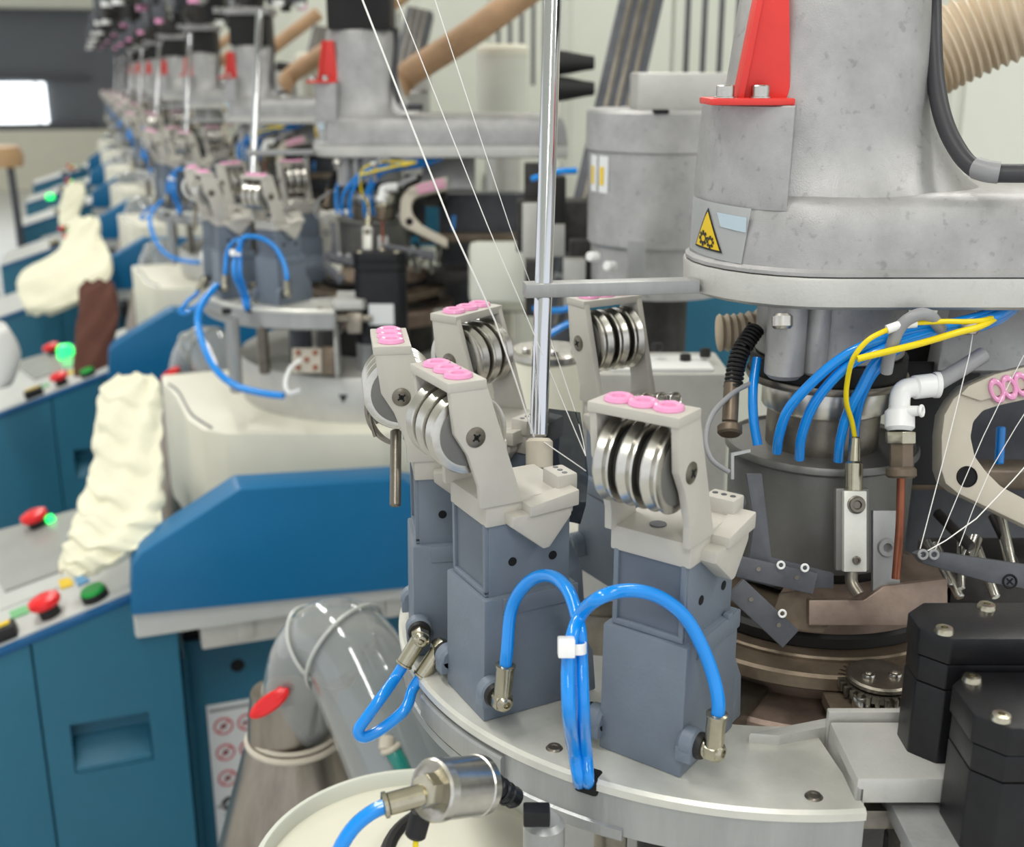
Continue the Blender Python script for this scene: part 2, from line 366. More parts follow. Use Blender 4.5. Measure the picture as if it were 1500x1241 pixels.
def elbow(t, s, dirv, lab=None, ln=0.018):     # brass push-in elbow on the side boss of a unit; dirv = local direction of the socket
    o = Vector((0.0222, s*0.0275, 0.0155 if s > 0 else 0.0105)); d = Vector((0, s, 0))
    b = B(); lathe(b, [(0.0056, -0.001), (0.0060, 0.0005), (0.0054, 0.0022), (0.004, 0.0024)], 20, frame(o, d)); obj('seal', b, M_BLACK, t)
    b = B(); c = o+d*0.0062; dv = Vector(dirv).normalized()
    rod(b, o+d*0.001, c, 0.0043, 16)
    prism(b, hexpoly(0.0050), -0.0028, 0.0028, 0.0006, frame(c, d))
    lathe(b, [(0, 0), (0.0034, 0), (0.0042, 0.0018), (0.0040, 0.0036), (0.0028, 0.0048), (0.0017, 0.0050), (0.0015, 0.0032), (0, 0.0032)], 16, frame(c, d))
    rod(b, c, c+dv*ln, 0.0041, 20, 0.0006)
    lathe(b, [(0.0040, 0), (0.0046, 0.0003), (0.0046, 0.0012), (0.0034, 0.0016)], 20, frame(c+dv*(ln-0.0015), dv))
    obj('elbow_fitting', b, M_NICKEL, t, label=lab)
    return RM[t.name] @ (c+dv*(ln-0.001)), (RM[t.name].to_3x3() @ dv)
def unit_loc(px, py, phi):           # from where the bracket screw is seen
    a = math.radians(phi); x = Vector((math.cos(a), math.sin(a), 0)); y = Vector((-math.sin(a), math.cos(a), 0))
    s = onz(px, py, ZD+0.139); c = s-x*0.0275-y*0.0203; c.z = ZD+0.002
    return c, a
UN = {}
SPECS = [('first', 1013, 693, 214, 'grey tension unit with three steel pulleys, first at the front of the {m}'),
         ('second', 697, 641, 188, 'grey tension unit with hose elbow, second from the front on the {m}'),
         ('third', 588, 582, 169, 'grey tension unit seen edge-on at the left rim of the {m}'),
         ('fourth', 658, 530, 124, 'beige-topped tension unit beside the steel rod, left rear of the {m}'),
         ('fifth', 847, 503, 101, 'beige-topped tension unit behind the steel rod, furthest back on the {m}')]
for key, px, py, phi, lab in SPECS:
    c, a = unit_loc(px, py, phi)
    if not UN: UN[key] = tension_unit(lab, c, a); first = UN[key]
    else:
        o = dup(first, c-Vector(first.location), lab.replace('{m}', MPH[0]), a); RM[o.name] = T(*c) @ RZ(a)
        for ch in o.children: RM[ch.name] = RM[o.name]
        HEAD.append((o, lab)); UN[key] = o
def loc_dir(t, wd): return (RM[t.name].to_3x3().inverted() @ Vector(wd))
E1 = elbow(UN['first'], 1, (0, 0.05, 1))
elbow(UN['first'], -1, (-0.6, -0.5, 0.3))
E2 = elbow(UN['second'], 1, (-0.1, 0.02, 1))
E2b = elbow(UN['second'], -1, loc_dir(UN['second'], at(628, 985, .56)-at(648, 955, .56)))
E0 = elbow(UN['third'], 1, loc_dir(UN['third'], at(577, 950, .53)-at(604, 906, .53)), ln=0.0165)

# blue hose loops
HG = 'blue air hoses'
slot = onz(857, 1140, ZD)
def hose(name, pts, r, m, label, cat='hose', tpl=HEAD, group=HG, sub=8): 
    b = B(); tube(b, pts, r, 12, sub); return single(name, b, m, label, cat, group, tpl, 60)
dS = (slot-EYE).dot(FW)
p0, d0 = E1
d1 = (p0-EYE).dot(FW); d2 = (E2[0]-EYE).dot(FW)
L1 = [p0-d0*0.004, p0+d0*0.006]+[at(x, y, d) for x, y, d in ((1043, 985, d1-.001), (1024, 938, d1-0.002), (1000, 900, d1-.004), (962, 873, d1-.008), (918, 865, d1-.014), (878, 876, d1-.02), (851, 900, .472), (838, 935, .466), (832, 980, .463), (834, 1050, .462), (841, 1100, dS-.004))]+[onz(848, 1140, ZD+0.001), onz(850, 1152, ZD-0.012)]
hose('air_hose', L1, 0.0029, M_TUBE, 'blue air hose arching from the first tension unit into the ring of the {m}')
L2 = [E2[0]-E2[1]*0.004, E2[0]+E2[1]*0.008]+[at(x, y, d) for x, y, d in ((748, 898, d2-.002), (762, 866, d2-.006), (785, 846, d2-.012), (810, 845, d2-.022), (830, 862, d2-.034), (842, 890, .478), (849, 925, .470), (851, 965, .469), (854, 1040, .467), (858, 1100, dS-.002))]+[onz(861, 1141, ZD+0.001), onz(862, 1152, ZD-0.012)]
hose('air_hose', L2, 0.0029, M_TUBE, 'blue air hose arching from the second tension unit into the ring of the {m}')
dU = (E0[0]-EYE).dot(FW); dV = (E2b[0]-EYE).dot(FW)
L3 = [E0[0]-E0[1]*0.004, E0[0]+E0[1]*0.008]+[at(x, y, d) for x, y, d in ((560, 1020, dU-.010), (538, 1050, dU-.013), (525, 1070, dU-.014), (534, 1080, dU-.013), (562, 1066, dU-.010), (594, 1038, (dU+dV)/2-.008))]+[E2b[0]+E2b[1]*0.008, E2b[0]-E2b[1]*0.004]
hose('air_hose', L3, 0.0029, M_TUBE, 'blue air hose looping from the third to the second tension unit of the {m}')
# cable tie
b = B(); Mt = frame(at(831, 948, .459), RT, UP)
box(b, -0.0038, 0.0038, -0.0038, 0.0030, -0.0040, 0.0042, 0.0008, frame(at(831, 948, .459), FW, UP))
t = thing('cable_tie', 'white cable tie holding the two blue hose loops of the {m}', 'cable tie', tuple(at(840, 948, .466)), 0, 'cable ties', HEAD)
obj('head', b, M_WHITE, t, True)
b = B(); lathe(b, ringsec(0.0040, 0.0046, -0.0022, 0.0022, 0.0002), 24, frame(at(841, 948, .467), UP) @ Matrix.Diagonal((1, 1.5, 1, 1)), closed=True); obj('strap', b, M_WHITE, t, True)

# ================================================================== feeder ring
t = thing('feeder_ring', 'flat aluminium feeder ring carrying the tension units of the {m}', 'machine ring', (0.316, 0.517, 1.0), 0, 'feeder rings', HEAD)
RD = 0.1865; RC = Vector((0.316, 0.517, 0))
A0, A1 = math.radians(70), math.radians(257)
b = B()
z1 = ZD-1.0
lathe(b, [(0.122, z1-0.006), (RD-0.004, z1-0.006), (RD, z1-0.005), (RD, z1-0.0015), (RD-0.0015, z1), (0.122, z1)], 90, I4, A0, A1, closed=True); obj('plate', b, M_ALU, t)
b = B(); lathe(b, [(RD-0.030, z1-0.028), (RD-0.006, z1-0.028), (RD-0.0015, z1-0.025), (RD-0.0015, z1-0.005), (RD-0.030, z1-0.005)], 90, I4, A0, A1, closed=True); obj('rim', b, M_ALUS, t)
b = B(); lathe(b, [(RD-0.003, z1-0.0275), (RD-0.0012, z1-0.0275), (RD-0.0002, z1-0.0262), (RD-0.0002, z1-0.0215), (RD-0.003, z1-0.0200)], 50, I4, math.radians(180), math.radians(226), closed=True)
obj('rim_band', b, M_ALUS, t)
b = B(); lathe(b, [(RD-0.004, z1-0.0200), (RD+0.0004, z1-0.0200), (RD+0.0012, z1-0.0188), (RD+0.0012, z1-0.0082), (RD+0.0004, z1-0.0072), (RD-0.004, z1-0.0072)], 40, I4, math.radians(186), math.radians(207), closed=True); obj('rim_pad', b, M_ALUS, t)
sa = math.atan2(slot.y-RC.y, slot.x-RC.x)
b = B(); box(b, RD-0.0085, RD+0.0006, -0.0055, 0.0055, z1-0.0085, z1+0.0004, 0.002, RZ(sa)); obj('hose_slot', b, M_HOLE, t)
for px, py in ((812, 1096), (1192, 1167)):
    p = onz(px, py, ZD)
    b = B(); lathe(b, [(0, 0.0004), (0.0016, 0.0004), (0.0018, 0.0008), (0.0030, 0.0010), (0.0034, 0.0003), (0.0042, -0.0002)], 20, T(p.x-RC.x, p.y-RC.y, z1)); obj('rivet', b, M_STEELD, t)
for a in (222, 150, 100):
    r = RD-0.020; x, y = r*math.cos(math.radians(a)), r*math.sin(math.radians(a))
    b = B(); rod(b, (x, y, 0.0175), (x, y, z1-0.022), 0.0075, 20); ps = obj('post', b, M_STEELD, t)
p = onz(797, 1200, ZD-0.04)

# cast block and lever at the right end of the ring
BZ = 1.121
t = thing('pedestal', 'dark round pedestal carrying the feeder ring of the {m}', 'pedestal', (AX.x, AX.y, 0), 0, 'pedestals', None)
b = B(); lathe(b, [(0, 0), (0.15, 0), (0.15, 0.02), (0.095, 0.06), (0.095, 1.055), (0, 1.055)], 40); obj('column', b, M_DARK, t)
for a in (150, 215, 280):
    b = B(); box(b, 0.08, 0.190, -0.012, 0.012, 1.058, 1.085, 0.002, RZ(math.radians(a))); obj('ring_arm', b, M_STEELD, t)
t = thing('cast_block', 'grey cast aluminium block beside the feeder ring of the {m}', 'machine block', tuple(onz(1262, 1100, BZ-0.04)), 0, 'cast blocks', HEAD)
P4 = [onz(1215, 1057, BZ), onz(1256, 1141, BZ), onz(1256, 1141, BZ)+RT*0.038, onz(1215, 1057, BZ)+RT*0.052]
b = B(); prism(b, [(q.x, q.y) for q in P4], BZ-0.012, BZ, 0.0016)
q0, q1 = P4[0], P4[1]
prism(b, [(q.x, q.y) for q in (q0, q1, q1+RT*0.004, q0+RT*0.006)], BZ-0.050, BZ-0.004, 0.001)
prism(b, [(q.x, q.y) for q in (q1+FH*0.030, q1, q1+RT*0.004, q1+RT*0.004+FH*0.03)], BZ-0.10, BZ-0.004, 0.001)
obj('body', b, M_CASTL, t, True)
b = B(); prism(b, [(q.x, q.y) for q in (P4[0]+FH*0.002, P4[0]+FH*0.006, P4[3]+FH*0.006, P4[3]+FH*0.002)], BZ-0.02, BZ+0.0035, 0.001); obj('ridge', b, M_CASTL, t, True)
b = B(); prism(b, [(q.x, q.y) for q in (onz(1095, 1088, ZD), onz(1140, 1092, ZD), onz(1215, 1078, ZD), onz(1225, 1062, ZD))], ZD-0.004, ZD+0.005, 0.0012); obj('lever_arm', b, M_CASTL, t, True)
b = B(); o = at(1300, 1190, .50); box(b, -0.030, 0.030, -0.010, 0.010, -0.004, 0.004, 0.001, frame(o, UP, RT*0.6-UP*0.9)); obj('strut', b, M_STEELD, t, True)
b = B(); o = at(1330, 1200, .49); box(b, -0.006, 0.012, -0.008, 0.008, -0.02, 0.006, 0.001, frame(o, UP, RT)); obj('foot', b, M_STEELD, t, True)

# ================================================================== knitting head
t = thing('knitting_head', 'grey drum-shaped knitting head under the hood of the {m}', 'knitting head', (AX.x, AX.y, 1.0), 0, 'knitting heads', HEAD)
Z0 = 1.0
def hl(prof, m, name, seg=64, **k):
    b = B(); lathe(b, [(r, z-Z0) for r, z in prof], seg, I4, **k); return obj(name, b, m, t)
hl([(0.001, 1.288), (0.040, 1.288), (0.040, 1.253), (0.039, 1.252), (0.001, 1.252)], M_CAST, 'upper_column', closed=True)
hl([(0.02, 1.252), (0.042, 1.252), (0.0425, 1.251), (0.0425, 1.242), (0.042, 1.241), (0.02, 1.241)], M_BLACK, 'black_ring', closed=True)
hl([(0.01, 1.241), (0.0435, 1.241), (0.044, 1.240), (0.044, 1.238), (0.0435, 1.237), (0.01, 1.237)], M_STEELD, 'washer_plate', closed=True)
hl([(0.005, 1.237), (0.034, 1.237), (0.0345, 1.236), (0.0345, 1.222), (0.034, 1.221), (0.005, 1.221)], M_STEEL, 'steel_collar', closed=True)
hl([(0.005, 1.221), (0.030, 1.221), (0.031, 1.219), (0.031, 1.198), (0.005, 1.198)], M_STEELD, 'lower_collar', closed=True)
hl([(0.004, 1.199), (0.050, 1.199), (0.0515, 1.2005), (0.0525, 1.2005), (0.0535, 1.199), (0.0535, 1.197), (0.051, 1.195), (0.0505, 1.150), (0.050, 1.139), (0.004, 1.139)], M_DRUM, 'drum', closed=True)
hl([(0.004, 1.139), (0.048, 1.139), (0.048, 1.126), (0.004, 1.126)], M_DARK, 'needle_bed', closed=True)
hl([(0.050, 1.134), (0.074, 1.132), (0.0755, 1.130), (0.0755, 1.117), (0.074, 1.116), (0.050, 1.116)], M_RUST, 'cam_ring', a0=math.radians(222), a1=math.radians(330), closed=True)
hl([(0.030, 1.122), (0.068, 1.120), (0.068, 1.112), (0.030, 1.112)], M_RUST2, 'inner_ring', closed=True)
hl([(0.030, 1.117), (0.074, 1.117), (0.0765, 1.1145), (0.0765, 1.109), (0.074, 1.107), (0.030, 1.107)], M_BLACK, 'rubber_belt', closed=True)
hl([(0.030, 1.108), (0.084, 1.108), (0.085, 1.107), (0.085, 1.1055), (0.030, 1.1055)], M_RUST2, 'shim_ring', closed=True)
hl([(0.030, 1.1055), (0.0985, 1.1055), (0.1, 1.104), (0.1, 1.0975), (0.0985, 1.096), (0.030, 1.096)], M_RUST2, 'stained_ring', closed=True)
hl([(0.030, 1.096), (0.082, 1.096), (0.082, 1.082), (0.108, 1.080), (0.110, 1.078), (0.110, 1.060), (0.030, 1.060)], M_RUST, 'lower_ring', closed=True)
# cam plates seen left of the drum
for (x, y, d, wx, wy, rot, m, nm) in ((1137, 842, .592, .020, .0055, -0.22, M_DARKG, 'needle_guide'), (1117, 898, .585, .019, .006, -0.75, M_DARKG, 'needle_guide')):
    b = B(); box(b, -wx, wx, -wy, wy, -0.002, 0.002, 0.0006, frame(at(x, y, d), -FW, RT) @ RZ(-rot if False else rot))
    g = obj(nm, b, m, t, True)
    for k in (-0.5, 0.5):
        b = B(); lathe(b, [(0, 0.002), (0.0012, 0.002), (0.0012, 0.0026), (0, 0.0026)], 10, frame(at(x, y, d), -FW, RT) @ RZ(rot) @ T(k*wx, 0.001, 0)); obj('pin', b, M_STEELD, g, True)
for x, y, d in ((1144, 828, .586), (1179, 832, .586), (1146, 899, .582)):
    b = B(); torus(b, 0.0017, 0.0006, frame(at(x, y, d), -FW), 16, 6); obj('ring_eyelet', b, M_WHITE, t, True)
b = B(); prism(b, [(0.0, 0.0), (0.028, -0.004), (0.034, 0.004), (0.018, 0.018), (0.006, 0.016)], -0.001, 0.001, 0, frame(at(1125, 915, .60), -FW, RT)); obj('cam_plate', b, M_RUST2, t, True)
b = B(); prism(b, [(0, 0), (0.004, 0.030), (0.0, 0.055), (0.008, 0.055), (0.011, 0.030), (0.013, 0.012), (0.045, 0.004), (0.045, -0.004), (0.013, -0.003)], -0.002, 0.002, 0.0005, frame(at(1092, 850, .598), -FW, RT)); obj('guide_arm', b, M_DARKG, t, True)
b = B(); torus(b, 0.0036, 0.0012, frame(at(1080, 735, .598), -FW), 20, 8); obj('side_eyelet', b, M_DARKG, t, True)
b = B(); prism(b, [(0, 0), (0.0015, 0), (0.0015, 0.012), (0.010, 0.014), (0.010, 0.0155), (0, 0.0135)], -0.002, 0.002, 0, frame(at(1070, 702, .60), -FW, RT)); obj('clip_plate', b, M_ALUS, t, True)
# bolt with black spring at the drum's left edge
b = B(); c0, c1 = at(1069, 620, .61), at(1072, 560, .615); rod(b, c0, c1, 0.0042); rod(b, at(1069, 637, .608), at(1069, 622, .61), 0.0065); obj('spring_post', b, M_RUST2, t, True)
b = B()
pp = smooth_pts([at(1073, 570, .615), at(1083, 520, .618), at(1108, 480, .625)], 8); hel = []
for i in range(281):
    f = i/280; j = f*(len(pp)-1); i0 = min(int(j), len(pp)-2); p = pp[i0].lerp(pp[i0+1], j-i0); dd = (pp[i0+1]-pp[i0]).normalized(); n1 = dd.orthogonal().normalized(); n2 = dd.cross(n1); a = f*2*PI*17
    hel.append(p+(n1*math.cos(a)+n2*math.sin(a))*0.0042)
tube(b, hel, 0.0010, 6, 1); obj('spring', b, M_BLACK, t, True)
# bolts under the hood
for x, y in ((1146, 462), (1418, 470)):
    b = B(); rod(b, at(x, y+20, .575), at(x, y-2, .575), 0.0052, 18); obj('socket_bolt', b, M_STEEL, t, True)
for k, (x, y, ww, m) in enumerate(((1150, 520, .012, M_CAST), (1195, 515, .0075, M_CAST))):
    b = B(); o = at(x, y, .60); rod(b, o+Vector((0, 0, -.012)), o+Vector((0, 0, .03)), ww*0.85, 20); obj('column_rib', b, m, t, True)
# gear wheel and its bolts
gp = onz(1288, 1000, 1.104)
b = B(); lathe(b, [(0, 0.004), (0.0155, 0.004), (0.0165, 0.003), (0.0165, 0.0012), (0, 0.0012)], 36, T(gp.x-AX.x, gp.y-AX.y, 1.104-Z0+0.001)); gw = obj('gear_cover', b, M_STEELD, t)
b = B()
for k in range(28):
    a = 2*PI*k/28; box(b, 0.0165, 0.0205, -0.0011, 0.0011, -0.003, 0.0015, 0.0003, T(gp.x-AX.x, gp.y-AX.y, 1.104-Z0) @ RZ(a))
lathe(b, [(0, 0.0012), (0.0175, 0.0012), (0.0175, -0.003), (0, -0.003)], 28, T(gp.x-AX.x, gp.y-AX.y, 1.104-Z0)); obj('gear_teeth', b, M_STEELD, t)
for x, y in ((1272, 991), (1311, 990)):
    p = onz(x, y, 1.109); b = B(); lathe(b, [(0, 0.0014), (0.0014, 0.0014), (0.0016, 0.0022), (0.0030, 0.0022), (0.0034, 0.0016), (0.0034, 0)], 16, T(p.x-AX.x, p.y-AX.y, 1.1085-Z0)); obj('cover_screw', b, M_STEEL, gw)
p = onz(1262, 1030, 1.099)
b = B(); lathe(b, [(0.0044, 0), (0.0047, 0.0008), (0.0047, 0.0068), (0.0042, 0.0076), (0.0030, 0.0076), (0.0028, 0.0050), (0, 0.0050)], 20, T(p.x-AX.x, p.y-AX.y, 1.096-Z0)); obj('ring_bolt', b, M_STEEL, t)
b = B(); q = onz(1255, 1045, 1.096); prism(b, [(q.x+RT.x*u+FH.x*v-AX.x, q.y+RT.y*u+FH.y*v-AX.y) for u, v in ((-0.012, 0.02), (-0.012, 0.004), (-0.006, -0.004), (0.012, -0.004), (0.016, 0.004), (0.016, 0.03))], 1.090-Z0, 1.0965-Z0, 0.001); obj('bolt_lug', b, M_RUST2, t)
b = B(); lathe(b, [(0.001, 0), (0.0055, 0), (0.0055, 0.009), (0.001, 0.009)], 18, T(onz(1308, 1040, 1.09).x-AX.x, onz(1308, 1040, 1.09).y-AX.y, 1.086-Z0), closed=True); obj('pinion', b, M_STEELD, t)
b = B(); q = onz(1185, 1035, 1.08); box(b, -0.0035, 0.0035, -0.002, 0.002, -0.003, 0.003, 0.0004, frame(hf(-0.005, -0.1105, 1.072), -FH, RT)); obj('square_port', b, M_HOLE, t, True)
# rusty block above the ring, right of the needles
b = B(); prism(b, [(-0.026, 0), (0.045, 0), (0.045, 0.024), (0.012, 0.020), (0.002, 0.013), (-0.026, 0.013)], -0.003, 0.003, 0.0008, frame(at(1257, 915, .597), -FW, RT)); obj('cam_block', b, M_RUST, t, True)

# hoses into the drum
DG = 'blue tubes entering the knitting head drums'
for i, pts in enumerate((
    [(1110, 652, .612), (1104, 615, .612), (1103, 570, .614), (1109, 525, .618)],
    [(1138, 662, .604), (1142, 635, .596), (1155, 600, .588), (1185, 565, .580), (1225, 530, .574), (1268, 506, .570), (1330, 488, .572), (1440, 462, .58), (1490, 435, .60)],
    [(1171, 672, .602), (1174, 640, .594), (1188, 600, .586), (1212, 565, .579), (1248, 532, .573), (1300, 508, .570), (1380, 482, .574), (1455, 464, .58), (1500, 435, .60)],
    [(1228, 675, .602), (1231, 645, .596), (1240, 610, .590), (1258, 575, .584), (1288, 525, .578), (1340, 492, .576), (1450, 470, .59), (1500, 440, .61)],
    [(1250, 660, .61), (1253, 620, .600), (1262, 580, .592), (1285, 540, .586), (1335, 500, .584), (1450, 474, .60), (1500, 440, .62)])):
    names = ['short upright blue tube at the left of the drum on the {m}', 'blue tube entering the drum second from the left on the {m}', 'blue tube entering the drum third from the left on the {m}', 'blue tube entering the drum beside the yellow wire on the {m}', 'blue tube entering the drum behind the yellow wire on the {m}']
    hose('air_tube', [at(*p) for p in pts], 0.0026, M_TUBE, names[i], 'tube', HEAD, DG)
    
# yellow wires
hose('yellow_wire', [at(*p) for p in ((1252, 640, .592), (1248, 618, .588), (1240, 590, .580), (1241, 560, .574), (1250, 525, .566), (1272, 498, .562), (1302, 482, .562))], 0.0013, M_YEL, 'thin yellow wire rising from the sensor plug on the {m}', 'wire', HEAD, 'yellow wires')
hose('yellow_wire', [at(*p) for p in ((1256, 526, .563), (1300, 515, .562), (1345, 504, .562), (1400, 488, .566), (1445, 474, .575), (1490, 440, .60))], 0.0017, M_YEL, 'thicker yellow wire running across the blue tubes of the {m}', 'wire', HEAD, 'yellow wires')
hose('yellow_wire', [at(*p) for p in ((1340, 473, .562), (1380, 471, .564), (1445, 468, .575), (1490, 440, .60))], 0.0013, M_YEL, 'yellow wire emerging from the white sleeve under the hood of the {m}', 'wire', HEAD, 'yellow wires')
hose('wire_sleeve', [at(1299, 483, .562), at(1320, 476, .562), at(1342, 473, .562)], 0.0023, M_WHITE, 'white sleeve joining two yellow wires under the hood of the {m}', 'sleeve', HEAD, None)
hose('grey_hose', [at(*p) for p in ((1298, 545, .575), (1304, 515, .568), (1318, 480, .563), (1342, 462, .56), (1362, 463, .562), (1378, 482, .572))], 0.0031, M_GREYT, 'grey hose bent in an arch under the hood of the {m}', 'hose', HEAD, None)
hose('grey_cable', [at(*p) for p in ((1103, 560, .615), (1075, 575, .61), (1045, 605, .605), (1034, 640, .60), (1042, 672, .597), (1068, 692, .597))], 0.0014, M_GREYT, 'thin grey cable curving beside the drum of the {m}', 'cable', HEAD, None)

# sensor with white plate
t = thing('sensor_block', 'white metal sensor block hanging before the drum of the {m}', 'sensor', tuple(at(1250, 838, .588)), 0, 'sensor blocks', HEAD)
FS = frame(at(1251, 778, .588), -FW, RT)
b = B(); box(b, -0.0058, 0.0058, -0.0205, 0.0205, -0.0025, 0.0025, 0.0008, FS); obj('plate', b, M_ALU, t, True)
b = B(); box(b, -0.0085, 0.0085, -0.0205, 0.0215, -0.007, -0.0025, 0.001, FS); obj('holder', b, M_DRUM, t, True)
for y, r in ((0.0135, 0.0046), (-0.0145, 0.0022)):
    b = B(); lathe(b, [(0, 0.001), (r*0.4, 0.001), (r*0.5, 0.0022), (r*0.8, 0.0022), (r*0.85, 0.001), (r, 0.0008), (r, 0)], 20, FS @ T(0.0004, y, 0.0025)); obj('screw', b, M_STEELD, t, True)
b = B(); rod(b, at(1250, 722, .59), at(1251, 676, .591), 0.0046, 18); rod(b, at(1251, 682, .591), at(1253, 640, .592), 0.0032, 16, r2=0.0026); obj('plug', b, M_NICKEL, t, True)
b = B(); tube(b, [at(1247, 838, .589), at(1248, 855, .588), at(1258, 872, .585)], 0.0032, 12); obj('tip', b, M_STEELD, t, True)

# white elbow, stem and copper pipe
t = thing('air_elbow', 'white plastic push-in elbow on a brown stem beside the drum of the {m}', 'pipe fitting', tuple(at(1322, 720, .58)), 0, 'white elbows', HEAD)
b = B()
rod(b, at(1318, 632, .578), at(1318, 598, .58), 0.0072, 24)
tube(b, [at(1318, 605, .58), at(1319, 580, .58), at(1326, 570, .58), at(1340, 567, .58)], 0.0050, 20)
rod(b, at(1336, 568, .58), at(1370, 564, .583), 0.0060, 24); lathe(b, [(0.0060, 0), (0.0066, 0.0005), (0.0066, 0.0028), (0.0058, 0.0032), (0.0040, 0.0032)], 24, frame(at(1367, 564, .583), RT))
rod(b, at(1322, 602, .576), at(1347, 602, .572), 0.0026); torus(b, 0.0024, 0.0009, frame(at(1350, 602, .571), RT-FW*0.8), 18, 8)
obj('elbow', b, M_WHITE, t, True)
b = B(); prism(b, hexpoly(0.0078), 0, 0.006, 0.0006, frame(at(1319, 650, .579), UP)); obj('hex_nut', b, M_NICKEL, t, True)
b = B(); prism(b, hexpoly(0.0062), 0, 0.013, 0.0006, frame(at(1320, 686, .579), UP)); rod(b, at(1320, 700, .579), at(1320, 684, .579), 0.0075); obj('stem', b, M_RUST2, t, True)
b = B(); tube(b, [at(1320, 700, .58), at(1318, 770, .583), at(1312, 848, .585)], 0.0021, 12); obj('copper_pipe', b, M_COPPER, t, True)
b = B(); tube(b, [at(1368, 564, .583), at(1400, 545, .585), at(1440, 520, .59)], 0.0042, 12); obj('supply_hose', b, M_GREYT, t, True)
b = B(); FS = frame(at(1297, 810, .60), -FW, RT); box(b, -0.007, 0.007, -0.022, 0.022, -0.002, 0.002, 0.0006, FS); lathe(b, [(0, 0.0), (0.002, 0), (0.0024, 0.002), (0.0045, 0.002), (0.005, 0)], 18, FS @ T(0, 0.003, 0.002)); obj('rear_plate', b, M_ALUS, t, True)

# ================================================================== hood
def stad(x0, x1, y0, y1, r, z, n=14):
    o = []
    for k in range(n+1):
        a = PI/2+PI*k/n; o.append((x0+r+r*math.cos(a)*1.0, (y0+y1)/2+(y1-y0)/2*math.sin(a), z))
    o += [(x1, y0, z), (x1, y1, z)]
    return o
t = thing('hood', 'grey cast aluminium hood with an upright neck over the {m}', 'machine hood', (AX.x, AX.y, 1.28), 0, 'cast hoods', HEAD)
b = B(); HX = 0.27
loft(b, [stad(-.0780, HX, -.060, .066, .064, 1.2865), stad(-.0810, HX, -.063, .069, .066, 1.2885), stad(-.0815, HX, -.0635, .0695, .066, 1.301), stad(-.0810, HX, -.063, .069, .066, 1.3025)], HM); obj('base_flange', b, M_CASTL, t, True)
b = B()
loft(b, [stad(-.0790, HX, -.061, .067, .065, 1.3025), stad(-.0805, HX, -.0625, .0685, .066, 1.3033), stad(-.0805, HX, -.0625, .0685, .066, 1.3050), stad(-.0785, HX, -.0605, .0665, .065, 1.3066),
         stad(-.0780, HX-.002, -.060, .066, .0645, 1.322), stad(-.0770, HX-.006, -.057, .064, .064, 1.336), stad(-.0755, HX-.012, -.053, .060, .063, 1.3405), stad(-.072, HX-.02, -.047, .054, .060, 1.3425)], HM)
sec = [(1.330, -.0768, .082, -.0565, .060, 2.2), (1.340, -.0755, .073, -.053, .056, 2.2), (1.346, -.0745, .064, -.050, .053, 2.2), (1.354, -.0735, .056, -.047, .050, 2.2), (1.366, -.071, .048, -.044, .047, 2.2), (1.380, -.067, .042, -.042, .045, 2.2), (1.395, -.063, .039, -.0405, .043, 2.2), (1.42, -.060, .037, -.039, .042, 2.2), (1.448, -.057, .035, -.038, .041, 2.2), (1.452, -.054, .032, -.036, .039, 2.2)]
loft(b, [sup(x0, x1, y0, y1, z, e, 64) for z, x0, x1, y0, y1, e in sec], HM)
# boss that carries the red bracket
def bossring(k, z):
    q = [(-.0135+.0645*k*math.cos(math.radians(a)), .003+.0615*k*math.sin(math.radians(a)), z) for a in range(160, 246, 5)]
    return q+[(-.030, -.020, z), (-.025, .010, z)]
loft(b, [bossring(.985, 1.334), bossring(.990, 1.340), bossring(.985, 1.345), bossring(.965, 1.365), bossring(.950, 1.3830), bossring(.935, 1.3838)], HM)
obj('hood_casting', b, M_CAST, t, True)
b = B(); box(b, -.050, .034, -.037, .040, 1.452, 1.515, 0.003, HM); obj('neck_box', b, M_BLACK, t, True)
b = B(); box(b, -.058, .042, -.043, .046, 1.515, 1.53, 0.003, HM); obj('neck_cap', b, M_CAST, t, True)
# red bracket on the boss
rb = thing('red_bracket', 'red painted bracket bolted to the hood shoulder of the {m}', 'bracket', tuple(hf(-.06, -.03, 1.384)), 0, 'red brackets', HEAD)
b = B(); box(b, -.0795, -.0385, -.047, -.012, 1.3838, 1.3872, 0.0012, HM); obj('foot', b, M_RED, rb, True)
b = B()
V = Matrix(((RT.x, 0, -FH.x, AX.x), (RT.y, 0, -FH.y, AX.y), (0, 1, 0, 0), (0, 0, 0, 1)))
prism(b, [(-.0640, 1.3865), (-.0385, 1.3865), (-.0425, 1.438), (-.0560, 1.438)], 0.030, 0.036, 0.001, V)
prism(b, [(-.0655, 1.3865), (-.0620, 1.3865), (-.0545, 1.438), (-.0575, 1.438)], 0.026, 0.040, 0.0008, V)
obj('web', b, M_RED, rb, True)
for u in (-.0715, -.0545):
    b = B(); o = hf(u, -.041, 1.3872); lathe(b, [(0.0052, 0), (0.0052, 0.0006), (0.0044, 0.0008), (0.0044, 0.0055), (0.0040, 0.006), (0.0026, 0.006), (0.0024, 0.004), (0, 0.004)], 20, T(*o)); obj('bolt', b, M_STEEL, rb, True)
